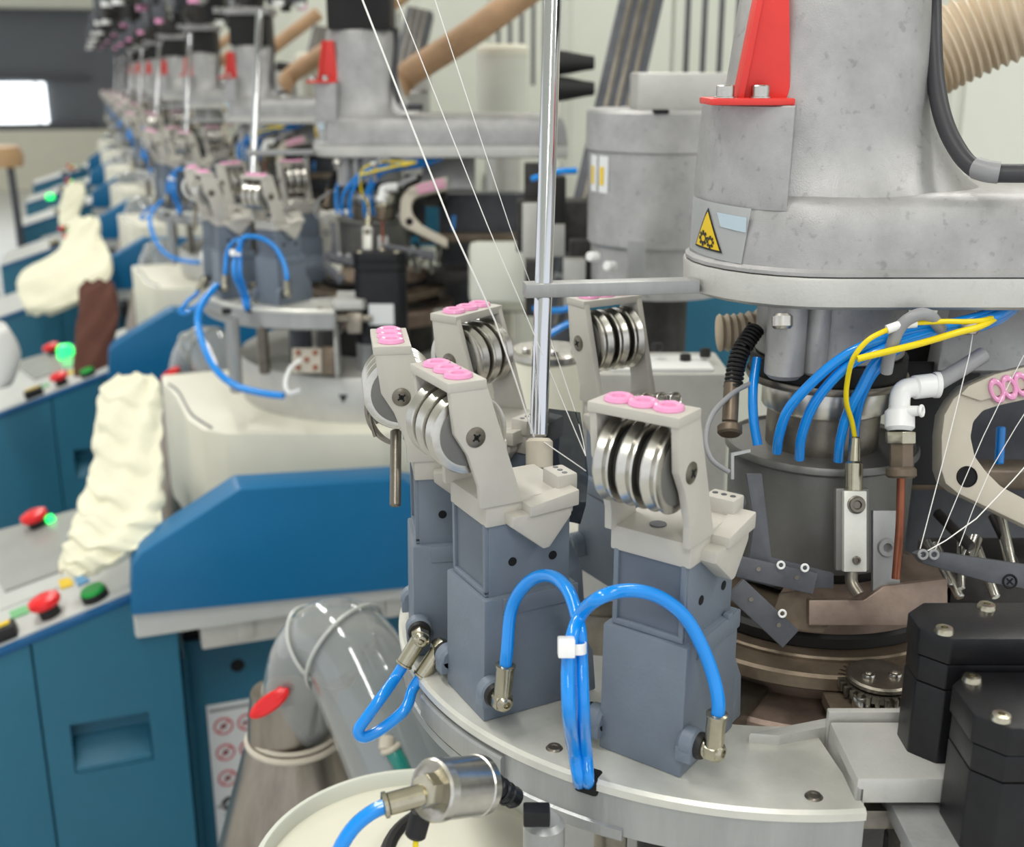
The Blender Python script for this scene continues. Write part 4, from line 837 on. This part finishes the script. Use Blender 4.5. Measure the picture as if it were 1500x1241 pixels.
random.seed(5)
for r in range(16):
    box(b, p0.x+0.012, p0.x+random.uniform(0.05, 0.095), 1.4182, 1.4186, p0.z-0.172-r*0.0075, p0.z-0.169-r*0.0075)
obj('sign_print', b, M_INK, t, True)
# control cabinet with sloping panel
CPY = 1.31; CPB = 1.66
s0 = ony(192, 868, CPY); s1 = ony(0, 948, CPY); sl = (s0.z-s1.z)/(s0.x-s1.x)
xa, xb = -0.34, 0.048
za, zb = s0.z+sl*(xa-s0.x), s0.z+sl*(xb-s0.x)
t = thing('control_cabinet', 'teal control cabinet with sloping button panel at the front of the {m}', 'cabinet', (-0.1, 1.5, 0.0), 0, 'control cabinets', BODY)
XYc = Matrix(((1, 0, 0, 0), (0, 0, 1, CPY), (0, 1, 0, 0), (0, 0, 0, 1)))
b = B(); prism(b, [(xa, 0.05), (xb-0.006, 0.05), (xb-0.006, zb-0.004), (xa, za-0.004)], 0.034, CPB-CPY, 0.004, XYc); obj('cabinet_box', b, M_TEAL, t, True)
def recess(b, X, Z, y, i, j, dep):    # a sheet of cells with cell (i, j) pushed in
    v = {}
    for k in range(len(X)-1):
        for l in range(len(Z)-1):
            q = [(X[k], Z[l]), (X[k+1], Z[l]), (X[k+1], Z[l+1]), (X[k], Z[l+1])]
            if (k, l) == (i, j):
                b.faces.new([b.verts.new((x, y+dep, z)) for x, z in q])
                for m in range(4):
                    (xA, zA), (xB, zB) = q[m], q[(m+1) % 4]; b.faces.new([b.verts.new(c) for c in ((xA, y, zA), (xB, y, zB), (xB, y+dep, zB), (xA, y+dep, zA))])
            else: b.faces.new([b.verts.new((x, y, z)) for x, z in q])
h0 = ony(101, 1056, CPY); h1 = ony(225, 1113, CPY); sx = ony(66, 1100, CPY).x
b = B()
recess(b, [sx+0.001, h0.x, h1.x, xb-0.003], [0.06, h1.z+0.0, h0.z-0.006, 0.70], CPY, 1, 1, 0.030)
q = [(sx+0.001, 0.70), (xb-0.003, 0.70), (xb-0.003, zb-0.012), (sx+0.001, s0.z+sl*(sx-s0.x)-0.012)]
b.faces.new([b.verts.new((x, CPY, z)) for x, z in q])
bmesh.ops.remove_doubles(b, verts=b.verts[:], dist=1e-5); bmesh.ops.recalc_face_normals(b, faces=b.faces[:]); obj('side_door', b, M_TEAL, t, True)
b = B(); prism(b, [(xa, 0.06), (sx-0.001, 0.06), (sx-0.001, s0.z+sl*(sx-s0.x)-0.012), (xa, za-0.012)], 0.0, 0.02, 0.002, XYc); obj('front_door', b, M_TEAL, t, True)
b = B(); prism(b, [(0.0005, 0), (0.0295, 0), (0.0295, 0.034), (0.0005, 0.006)], h0.x+0.001, h1.x-0.001, 0.001, Matrix(((0, 0, 1, 0), (1, 0, 0, CPY), (0, 1, 0, h1.z+0.0005), (0, 0, 0, 1)))); obj('grip', b, M_TEAL, t, True)
b = B(); prism(b, [(xa, za-0.012), (xb, zb-0.012), (xb, zb-0.002), (xa, za-0.002)], -0.003, CPB-CPY, 0.003, XYc); obj('top_frame', b, M_BLUED, t, True)
b = B(); prism(b, [(xa+0.004, za+sl*0.004-0.003), (xb-0.004, zb-sl*0.004-0.003), (xb-0.004, zb-sl*0.004+0.001), (xa+0.004, za+sl*0.004+0.001)], 0.004, CPB-CPY-0.004, 0.0008, XYc); pn = obj('button_panel', b, M_GREYP, t, True)
NS = Vector((-sl, 0, 1)).normalized(); TS = Vector((1, 0, sl)).normalized()
def ons(x, y):
    r = RT*((x-CX)/FPX) - UP*((y-CY)/FPX) + FW; P0 = Vector((s0.x, CPY, s0.z+0.0012)); k = (P0-EYE).dot(NS)/r.dot(NS); return EYE+r*k
def slab(name, L, m, h=0.002, parent=None):
    b = B(); q = [ons(x, y) for x, y in L]; loft(b, [q, [p+NS*h for p in q]]); return obj(name, b, m, parent or t, True)
slab('display', [(8, 868), (160, 812), (130, 744), (-40, 790)], M_SCREEN, 0.003)
slab('orange_key', [(90, 864), (108, 858), (105, 846), (86, 852)], M_STYEL)
slab('blue_key', [(115, 860), (132, 852), (124, 836), (108, 843)], M_INKB)
slab('green_key', [(18, 908), (44, 898), (40, 888), (14, 898)], mat('key_green', srgb(120, 190, 130), 0.4))
slab('printed_strip', [(0, 895), (110, 852), (104, 840), (0, 876)], M_GREYP, 0.0012)
for nm, x, y, m, r in (('emergency_stop', 75, 893, M_REDP, 0.019), ('emergency_stop', 58, 765, M_REDP, 0.019)):
    o = ons(x, y+8); F = frame(o, NS, TS)
    b = B(); lathe(b, [(0, 0.026), (r*0.6, 0.026), (r*0.95, 0.023), (r, 0.018), (r*0.9, 0.014), (r*0.5, 0.013), (0, 0.013)], 28, F); bt = obj(nm, b, m, t, True)
    b = B(); lathe(b, [(0.012, 0), (0.012, 0.014), (0, 0.014)], 24, F); obj('collar', b, M_BLACK, bt, True)
o = ons(141, 876); F = frame(o, NS, TS)
b = B(); lathe(b, [(0, 0.014), (0.013, 0.014), (0.0145, 0.011), (0.0145, 0.008)], 28, F); bt = obj('start_button', b, M_GREENP, t, True)
b = B(); lathe(b, [(0.0155, 0), (0.0155, 0.009), (0, 0.009)], 24, F); obj('collar', b, M_BLACK, bt, True)
o = ons(5, 936); F = frame(o, NS, TS)
b = B(); box(b, -0.018, 0.018, -0.012, 0.012, 0, 0.016, 0.003, F); bt = obj('selector_switch', b, M_BLACK, t, True)
b = B(); box(b, -0.014, 0.014, -0.003, 0.006, 0.0158, 0.0175, 0.0005, F); obj('yellow_mark', b, M_STYEL, bt, True)
o = ons(76, 766); b = B(); lathe(b, [(0, 0.012), (0.006, 0.011), (0.007, 0)], 16, frame(o, NS, TS)); obj('green_lamp', b, M_GREENL, t, True)
# front apron between control cabinet and casing
b = B(); box(b, xb+0.0005, 0.0545, 1.36, 1.66, 0.0, 0.70, 0.001); single('filler_panel', b, M_TEAL, 'narrow teal filler panel between the two cabinets of the {m}', 'panel', 'filler panels', BODY)

# ================================================================== cloths
def cloth(secs, d0, m, label, folds, amp, seed, thick=0.5):
    random.seed(seed); ph = [random.uniform(0, 6.28) for _ in range(6)]
    b = B(); rings = []; n = 40
    P = smooth_pts([Vector((cx, cy, 0)) for cx, cy, hw, d in secs], 10); H = smooth_pts([Vector((hw, d, 0)) for cx, cy, hw, d in secs], 10)
    for j, (p, h) in enumerate(zip(P, H)):
        f = j/(len(P)-1); ring = []; c = at(p.x, p.y, h.y); hw = h.x*h.y/FPX
        for k in range(n):
            a = 2*PI*k/n
            fw_ = 0.3+0.7*max(0, -math.sin(a)); u1 = folds*f*6.28-2.8*math.cos(a)+1.2*math.sin(a*2+ph[0])+ph[4]; u2 = folds*1.6*f*6.28+ph[1]-2.4*math.cos(a+0.4)+math.sin(2*a); w = 1+0.04*math.sin(2*a+ph[2]+5*f)-fw_*(amp*abs(math.sin(u1*0.5))**3+amp*0.6*abs(math.sin(u2*0.5))**4)*min(1, 3*f)+0.02*math.sin(5*a+ph[3]-9*f)
            ring.append(c+RT*(hw*math.cos(a)*w)+FH*(hw*thick*math.sin(a)*w)+Vector((0, 0, 0.004*math.sin(5*a+20*f))))
        rings.append(ring)
    loft(b, rings); return single('cloth', b, m, label, 'cloth', 'cloths on the machines', None, 80)
cloth([(196, 552, 26, 1.47), (192, 566, 42, 1.46), (190, 590, 47, 1.45), (186, 640, 50, 1.43), (186, 690, 54, 1.41), (180, 735, 62, 1.385), (168, 770, 66, 1.365), (150, 800, 60, 1.35), (128, 824, 44, 1.34), (112, 840, 26, 1.335)], 0, M_CLOTH, 'cream knitted cloth heaped over the corner of the second machine', 9, 0.24, 11)
cloth([(142, 412, 18, 2.45), (143, 425, 28, 2.44), (145, 460, 31, 2.42), (138, 500, 30, 2.40), (132, 545, 24, 2.38), (130, 560, 18, 2.37)], 0, M_BROWN, 'dark brown cloth hanging at the corner of the third machine', 3, 0.06, 4)
cloth([(128, 318, 14, 3.35), (124, 330, 24, 3.33), (122, 350, 27, 3.3), (118, 375, 46, 3.2), (98, 400, 66, 3.1), (86, 425, 60, 3.05), (70, 448, 34, 3.0), (60, 460, 18, 3.0)], 0, M_CLOTH, 'cream cloth spread over the corner of the fourth machine', 3, 0.05, 6)
cloth([(112, 268, 10, 4.3), (108, 285, 17, 4.28), (102, 310, 16, 4.25), (98, 330, 12, 4.2)], 0, M_CLOTH, 'small pale cloth bundle on the corner of the fifth machine', 2, 0.05, 8)
# ================================================================== behind the nearest machine
t = thing('rear_gearbox', 'grey round gearbox with lid and two small warning labels behind the {m}', 'gearbox', tuple(at(965, 420, 1.12)), 0, 'rear gearboxes', HEAD)
gc = at(968, 300, 1.14)
b = B(); lathe(b, [(0, 1.365), (0.072, 1.365), (0.0745, 1.362), (0.0745, 1.328), (0.072, 1.326), (0.0715, 1.240), (0.068, 1.236), (0.066, 1.190), (0, 1.190)], 56, T(gc.x, gc.y, 0)); obj('drum', b, M_CAST, t, True)
b = B(); lathe(b, [(0, 0), (0.06, 0), (0.06, 0.01), (0.03, 0.02), (0.03, 1.191), (0, 1.191)], 24, T(gc.x, gc.y, 0)); obj('stand', b, M_DARK, t, True)
b = B(); box(b, -0.030, 0.075, -0.04, 0.04, 0, 0.034, 0.003, frame((gc.x, gc.y, 1.364), (0, 0, 1), RT)); obj('top_box', b, M_CASTL, t, True)
b = B(); box(b, -0.008, 0.006, -0.0735, -0.060, 0.0, 0.003, 0.001, frame((gc.x-0.012, gc.y, 1.3632), (0, 0, 1), RT)); obj('lid_notch', b, M_HOLE, t, True)
b = B()
for k, a0 in enumerate((-152, -166)):
    lathe(b, [(0.0720, 1.289), (0.0724, 1.289), (0.0724, 1.323), (0.0720, 1.323)], 6, T(gc.x, gc.y, 0), math.radians(a0-20)-YAW*0-math.radians(19.66)+math.radians(20), math.radians(a0-20)-math.radians(19.66)+math.radians(31))
obj('label', b, M_STICK, t, True)
b = B()
for a0 in (-150.5, -164.5):
    lathe(b, [(0.0725, 1.296), (0.0728, 1.296), (0.0728, 1.313), (0.0725, 1.313)], 4, T(gc.x, gc.y, 0), math.radians(a0-19.66), math.radians(a0-19.66+5))
obj('label_print', b, M_STYEL, t, True)
b = B(); box(b, -0.007, 0.009, -0.002, 0.002, -0.024, 0.020, 0.001, frame(at(930, 385, 1.05), (0, 0, 1), RT)); obj('bar', b, M_ALUS, t, True)
for x, y in ((868, 376), (893, 390)):
    b = B(); rod(b, at(x+6, y, 1.07), at(x-5, y, 1.06), 0.0045); obj('valve_knob', b, M_WHITE, t, True)
t = thing('rear_table', 'pale flat housing with black knobs behind the tension units of the {m}', 'machine housing', tuple(at(950, 640, .95)), 0, 'rear housings', HEAD)
F = frame(at(830, 548, .90), (0, 0, 1), RT)
b = B(); box(b, -0.05, 0.128, 0, 0.075, -F.translation.z, 0, 0.003, F); obj('box', b, M_CASTL, t, True)
b = B(); box(b, 0.035, 0.115, 0.006, 0.05, 0, 0.003, 0.001, F); obj('cover_plate', b, M_WHITE, t, True)
for x, y in ((962, 508), (1004, 524), (1033, 516)):
    b = B(); rod(b, at(x, y+8, .93), at(x, y-6, .93), 0.0045, 14); obj('knob', b, M_BLACK, t, True)
t = thing('flange_housing', 'round white housing with steel flange behind the steel rod of the {m}', 'machine housing', tuple(at(803, 590, .84)), 0, 'flanged housings', HEAD)
o = at(803, 522, .86)
b = B(); lathe(b, [(0, 0.0), (0.024, 0), (0.0265, -0.003), (0.0265, -0.07), (0, -0.07)], 40, T(*o)); obj('body', b, M_CREAM, t, True)
b = B(); lathe(b, [(0.0, 0.006), (0.026, 0.006), (0.0275, 0.004), (0.0275, 0.0), (0.0, 0.0)], 40, T(*o)); obj('flange', b, M_STEEL, t, True)
for a in (200, 260, 320): 
    b = B(); rod(b, o+Vector((0.021*math.cos(math.radians(a)), 0.021*math.sin(math.radians(a)), 0.006)), o+Vector((0.021*math.cos(math.radians(a)), 0.021*math.sin(math.radians(a)), 0.010)), 0.0035, 12); obj('bolt', b, M_STEEL, t, True)
t = thing('ferrule_row', 'row of three steel tube ends behind the first tension unit of the {m}', 'tube ends', tuple(at(968, 600, .66)), 0, 'tube end rows', HEAD)
b = B(); box(b, -0.012, 0.012, -0.008, 0.004, -0.004, 0.002, 0.001, frame(at(965, 596, .67), (0, 0, 1), RT)); obj('holder', b, M_STEELD, t, True)
for x in (948, 970, 990):
    b = B(); F = frame(at(x, 585, .655), -FW*0.9+RT*0.4); lathe(b, [(0.0022, -0.008), (0.0040, -0.008), (0.0042, 0), (0.0036, 0.0005), (0.0030, 0), (0.0030, -0.006), (0, -0.006)], 18, F); obj('tube_end', b, M_STEEL, t, True)
b = B(); ps = smooth_pts([at(1052, 488, .68), at(1085, 486, .68), at(1125, 478, .68)], 12); n_ = len(ps)
tube(b, ps, 0.011, 20, 1, rf=lambda f: 0.0105+0.0008*math.sin(f*6*2*PI)); single('ribbed_hose', b, M_HOSE, 'short ribbed beige hose beside the black spring of the {m}', 'hose', None, HEAD, 60)
# tan panel, cabinets, beams
t = thing('electric_cabinet', 'tall pale electric cabinet behind the {m}', 'cabinet', (at(1393, 150, 1.25).x+0.2, at(1393, 150, 1.25).y+0.2, 0), 0, 'electric cabinets', HEAD)
F = frame(Vector((at(1393, 150, 1.25).x, at(1393, 150, 1.25).y, 0)), (0, 0, 1), RT)
b = B(); box(b, 0, 0.42, 0, 0.30, 0.05, 1.9, 0.006, F); obj('cabinet_box', b, M_CREAM2, t, True)
b = B(); box(b, 0.012, 0.20, -0.008, 0, 0.1, 1.86, 0.003, F); box(b, 0.206, 0.408, -0.008, 0, 0.1, 1.86, 0.003, F); obj('door', b, M_CREAM2, t, True)
b = B()
for k in range(5): box(b, 0.225+k*0.032, 0.235+k*0.032, -0.0095, -0.007, 1.36, 1.6, 0.001, F)
obj('vent_slot', b, M_DARKG, t, True)
b = B(); box(b, 0.19, 0.215, -0.02, -0.008, 1.0, 1.12, 0.004, F); obj('handle', b, M_BLACK, t, True)
b = B(); box(b, 0.03, 0.39, 0.02, 0.28, 0, 0.05, 0, F); obj('plinth', b, M_BLACK, t, True)
t = thing('slanted_duct', 'dark grey rectangular duct leaning behind the steel rod of the {m}', 'duct', tuple(at(892, 200, 1.5)), 0, 'slanted ducts', HEAD)
p, q = at(885, 235, 1.50), at(948, -40, 1.50)
p = p-(q-p)*1.1; F = frame(p, q-p, RT); L = (q-p).length
b = B(); box(b, -0.028, 0.028, -0.02, 0.02, 0, L, 0.003, F); obj('duct', b, M_DARKG, t, True)
b = B()
for k in (-1, 0, 1): box(b, -0.003+k*0.014, 0.003+k*0.014, -0.0225, 0.022, 0.05, L, 0.001, F)
obj('rib', b, M_STEELD, t, True)
for k in (0.11, 0.16):
    b = B(); box(b, -0.030, 0.030, -0.0235, 0.0225, k, k+0.006, 0.001, F); obj('strap', b, M_ALUS, t, True)
for i, y in enumerate((92, 130)):
    b = B(); F = frame(at(812, y, 1.45), RT); lathe(b, [(0, -0.01), (0.014, -0.01), (0.016, 0), (0.014, 0.016), (0.010, 0.036), (0.008, 0.050), (0, 0.050)], 24, F)
    single('cable_gland', b, M_BLACK, '%s black cone-shaped cable gland beside the slanted duct of the {m}' % ('upper', 'lower')[i], 'cable gland', 'cable glands', HEAD)
t = thing('cream_canister', 'cream canister with rounded lid standing behind the hood of the {m}', 'canister', tuple(at(737, 172, 1.75)), 0, 'cream canisters', None)
for i, (x, y, dd, lab, hh) in enumerate(((737, 174, 1.96, None, .120), (461, 140, 2.95, 'cream canister with rounded lid beside the red bracket of the second machine', .105))):
    o = at(x, y, dd)
    if i: t = thing('cream_canister', lab, 'canister', tuple(o), 0, 'cream canisters', None)
    else: t['label'] = 'large cream canister with rounded lid left of the steel rod, behind the nearest machine'
    t.location = o; RM[t.name] = T(*o); r = 0.043
    b = B(); lathe(b, [(0, 0), (r, 0), (r, hh-0.014), (0, hh-0.014)], 36); obj('body', b, M_CREAM2, t)
    b = B(); lathe(b, [(0, hh), (r*0.8, hh), (r+0.001, hh-0.007), (r+0.001, hh-0.017), (0, hh-0.017)], 36); obj('lid', b, M_CREAM, t)
    b = B(); lathe(b, [(0, -o.z), (0.03, -o.z), (0.03, 0), (0, 0)], 16); obj('stand', b, M_CASTL, t)
b = B(); F = frame(at(735, 395, 1.55), -FW, RT); box(b, -0.045, 0.045, -0.045, 0.04, -0.12, 0, 0.012, F); single('cover_box', b, M_CREAM2, 'pale green rounded cover box right of the second machine', 'machine cover', None, None)
b = B(); F = frame(at(640, 440, 1.82), -FW, RT); box(b, -0.03, 0.12, -0.07, 0.015, -0.2, 0, 0.01, F); single('cover_box', b, M_CREAM, 'cream casing behind the black motor of the second machine', 'machine cover', None, None)
for i, (pts, lab) in enumerate(((((845, 250, 1.3), (815, 252, 1.3), (780, 262, 1.32)), 'thin blue hose between hood and gearbox behind the steel rod'), (((845, 470, 1.2), (825, 478, 1.2), (790, 500, 1.2)), 'blue hose under the holder bar behind the steel rod'), (((842, 450, 1.25), (815, 455, 1.25), (780, 452, 1.25)), 'upper blue hose under the holder bar behind the steel rod'))):
    hose('air_hose', [at(*p) for p in pts], 0.0035, M_TUBE, lab, 'hose', None, HG)
# dark underframe linking things behind
t = thing('rear_machinery', 'dark steel frame with bars behind the knitting head of the {m}', 'machine frame', tuple(at(820, 330, 1.35)), 0, 'rear frames', HEAD)
b = B(); box(b, -0.06, 0.16, -0.02, 0.03, -0.03, 0.03, 0.004, frame(at(830, 330, 1.38), (0, 0, 1), RT)); obj('beam', b, M_DARK, t, True)
random.seed(9)
for k in range(8):
    x0, y0 = random.uniform(770, 860), random.uniform(240, 420)
    b = B(); box(b, -.012, .012, -.012, .012, -random.uniform(.01, .04), random.uniform(.01, .04), 0.002, frame(at(x0, y0, random.uniform(1.25, 1.4)), (0, 0, 1), RT)); obj('block', b, random.choice((M_DARK, M_STEELD, M_DARKG, M_CASTL, M_BLACK)), t, True)
b = B(); box(b, -0.12, 0.16, -0.02, 0.02, -0.05, 0.05, 0.003, frame(at(1000, 480, 1.40), (0, 0, 1), RT)); obj('teal_beam', b, M_TEAL, t, True)

ps = [at(560, 175, 1.86), at(580, 132, 1.86), at(600, 108, 1.86), (at(655, 72, 1.84)), at(705, 38, 1.82), at(765, -6, 1.80), at(860, -75, 1.78)]
corr(ps, 0.021, M_HOSEB, 'tan suction duct slanting up behind the hood of the {m}', BODY, 60, 0.02)
# ================================================================== yarn sensor racks above the far machines
RACK = []
t = thing('yarn_sensor_rack', 'round rack of dark yarn sensors with pink eyelets above the {m}', 'yarn rack', (AX.x-0.10, AX.y, 1.53), 0, 'yarn sensor racks', RACK)
b = B(); lathe(b, ringsec(0.17, 0.19, 0.06, 0.07), 32, closed=True); rod(b, (0.06, 0, 0.0), (0.06, 0, 0.5), 0.012); box(b, -0.19, 0.19, -0.008, 0.008, 0.06, 0.07); obj('frame', b, M_ALUS, t)
random.seed(21)
for k in range(14):
    a = 2*PI*k/14; F = RZ(a) @ T(0.185, 0, 0.03)
    b = B(); box(b, -0.02, 0.03, -0.018, 0.018, -0.02, 0.05, 0.004, F); obj('sensor', b, (M_BLACK, M_DARKG, M_DARK)[k % 3], t)
    b = B(); lathe(b, [(0, 0), (0.012, 0), (0.012, -0.012), (0, -0.012)], 14, F @ T(0.02, 0, -0.02)); obj('eyelet', b, (M_PINK, M_WHITE, M_DARKG, M_DARK, M_WHITE)[(k*3) % 5], t)
    b = B(); lathe(b, [(0, 0.07), (0.008, 0.07), (0.035, 0.17), (0.030, 0.19), (0, 0.19)], 14, RZ(a+0.2) @ T(0.13, 0, 0.03)); obj('yarn_cone', b, (M_WHITE, M_DARK, M_CREAM)[k % 3], t)
for a, m in ((3.5, M_GREENL), (4.3, M_REDL)):
    b = B(); lathe(b, [(0, 0.010), (0.008, 0.008), (0.009, 0)], 12, RZ(a) @ T(0.2, 0, 0.09) @ Matrix.Rotation(PI/2, 4, 'Y')); obj('lamp', b, m, t)

# ================================================================== the rest of the row
FARSET = {'tension_unit', 'feeder_ring', 'hood', 'red_bracket', 'knitting_head', 'guide_rod', 'corrugated_hose', 'stepper_motor', 'yarn_guide_arm', 'machine_body', 'side_guard', 'control_cabinet', 'lower_cabinet', 'base_ring', 'duct_elbow', 'steel_can', 'electric_cabinet', 'ring_column', 'yarn_sensor_rack', 'rear_table', 'power_cable', 'filler_panel'}
NOCOPY = {'corrugated_hose_x'}
def stem_(n): return n.split('.')[0]
OFF = [Vector((0.0, SP*k, 0)) for k in range(8)]
flatmesh = {}
for k in range(8):
    for tpl, base in ((HEAD, 0), (BODY, 1), (RACK, 0)):
        for root, lab in list(tpl):
            nm = stem_(root.name)
            if k == base and not (tpl is RACK): continue
            if tpl is RACK and k < 2: continue
            if nm == 'corrugated_hose' and tpl is HEAD: continue
            if k == 0 and tpl is BODY: continue
            off = OFF[k]-OFF[base]; L = lab.replace('{m}', MPH[k])
            if k < 3 and tpl is not RACK: dup(root, off, L)
            else:
                first_hoses = nm == 'air_hose' and ('first tension' in lab or 'second tension unit into' in lab)
                if nm not in FARSET and not first_hoses: continue
                if root.name not in flatmesh: flatmesh[root.name] = flat(root)
                o = bpy.data.objects.new(nm, flatmesh[root.name]); C.objects.link(o)
                o.location = Vector(root.location)+off; o.rotation_euler = root.rotation_euler
                o['label'] = L; o['category'] = root['category']
                if root.get('group'): o['group'] = root['group']
for root, lab in RACK:               # the template rack itself stands above the second machine
    root.location = Vector(root.location)+OFF[1]; root['label'] = lab.replace('{m}', MPH[1])
# ================================================================== far end and aisle
b = B(); box(b, -6, 8, 15.3, 15.8, 2.10, 3.2); struct('trim_1', b, M_CEIL)
wl, wr = at(-30, 140, 15).x, at(50, 140, 15).x
b = B(); box(b, -1.9, -0.40, 15.74, 15.79, 0.78, 1.26, 0.02); wn = struct('window_1', b, M_LIT)
wn.data.materials[0] = M_LIT
b = B(); box(b, -1.95, 0.12, 15.70, 15.80, 0.70, 0.78); box(b, -1.95, 0.12, 15.70, 15.80, 1.30, 1.34); box(b, -0.52, -0.50, 15.70, 15.80, 0.78, 1.30); obj('window_frame', b, M_DARKG, wn)
b = B(); box(b, -6, 0.3, 15.6, 15.78, 0, 0.70); struct('trim_2', b, M_CREAM)
t = thing('stool', 'round tan stool standing in the aisle at the left edge', 'stool', tuple(Vector((at(4, 330, 5.33/at(4, 330, 1).y).x, 5.33, 0))), 0)
b = B(); lathe(b, [(0, 1.10), (0.10, 1.10), (0.115, 1.06), (0.11, 1.02), (0, 1.02)], 30); obj('seat', b, mat('tan_seat', srgb(196, 160, 120), 0.5), t)
for k in range(4):
    a = PI/4+k*PI/2; b = B(); rod(b, (0.11*math.cos(a), 0.11*math.sin(a), 0), (0.08*math.cos(a), 0.08*math.sin(a), 1.03), 0.012); obj('leg', b, M_DARKG, t)
b = B(); rings = []
for j in range(9):
    f = j/8; rings.append(sup(-0.03-0.012*math.sin(PI*f), 0.02+0.02*math.sin(PI*f), -0.04, 0.04, 0.11*f, 2.2, 20))
loft(b, rings, T(*at(2, 562, 2.15))); single('cloth', b, M_WHITE, 'white cloth hanging at the left edge above the third machine panel', 'cloth', None, None, 80)
b = B(); o = ons(97, 524); lathe(b, [(0, 0.03), (0.014, 0.028), (0.018, 0.02), (0.018, 0), (0, 0)], 20, T(*o)); single('signal_lamp', b, M_GREENL, 'glowing green lamp beside the brown cloth on the third machine', 'lamp', 'green signal lamps', None)
b = B(); o = ons(74, 292); lathe(b, [(0, 0.03), (0.016, 0.028), (0.020, 0.02), (0.020, 0), (0, 0)], 20, T(*o)); single('signal_lamp', b, M_GREENL, 'glowing green lamp among the fourth machine buttons', 'lamp', 'green signal lamps', None)
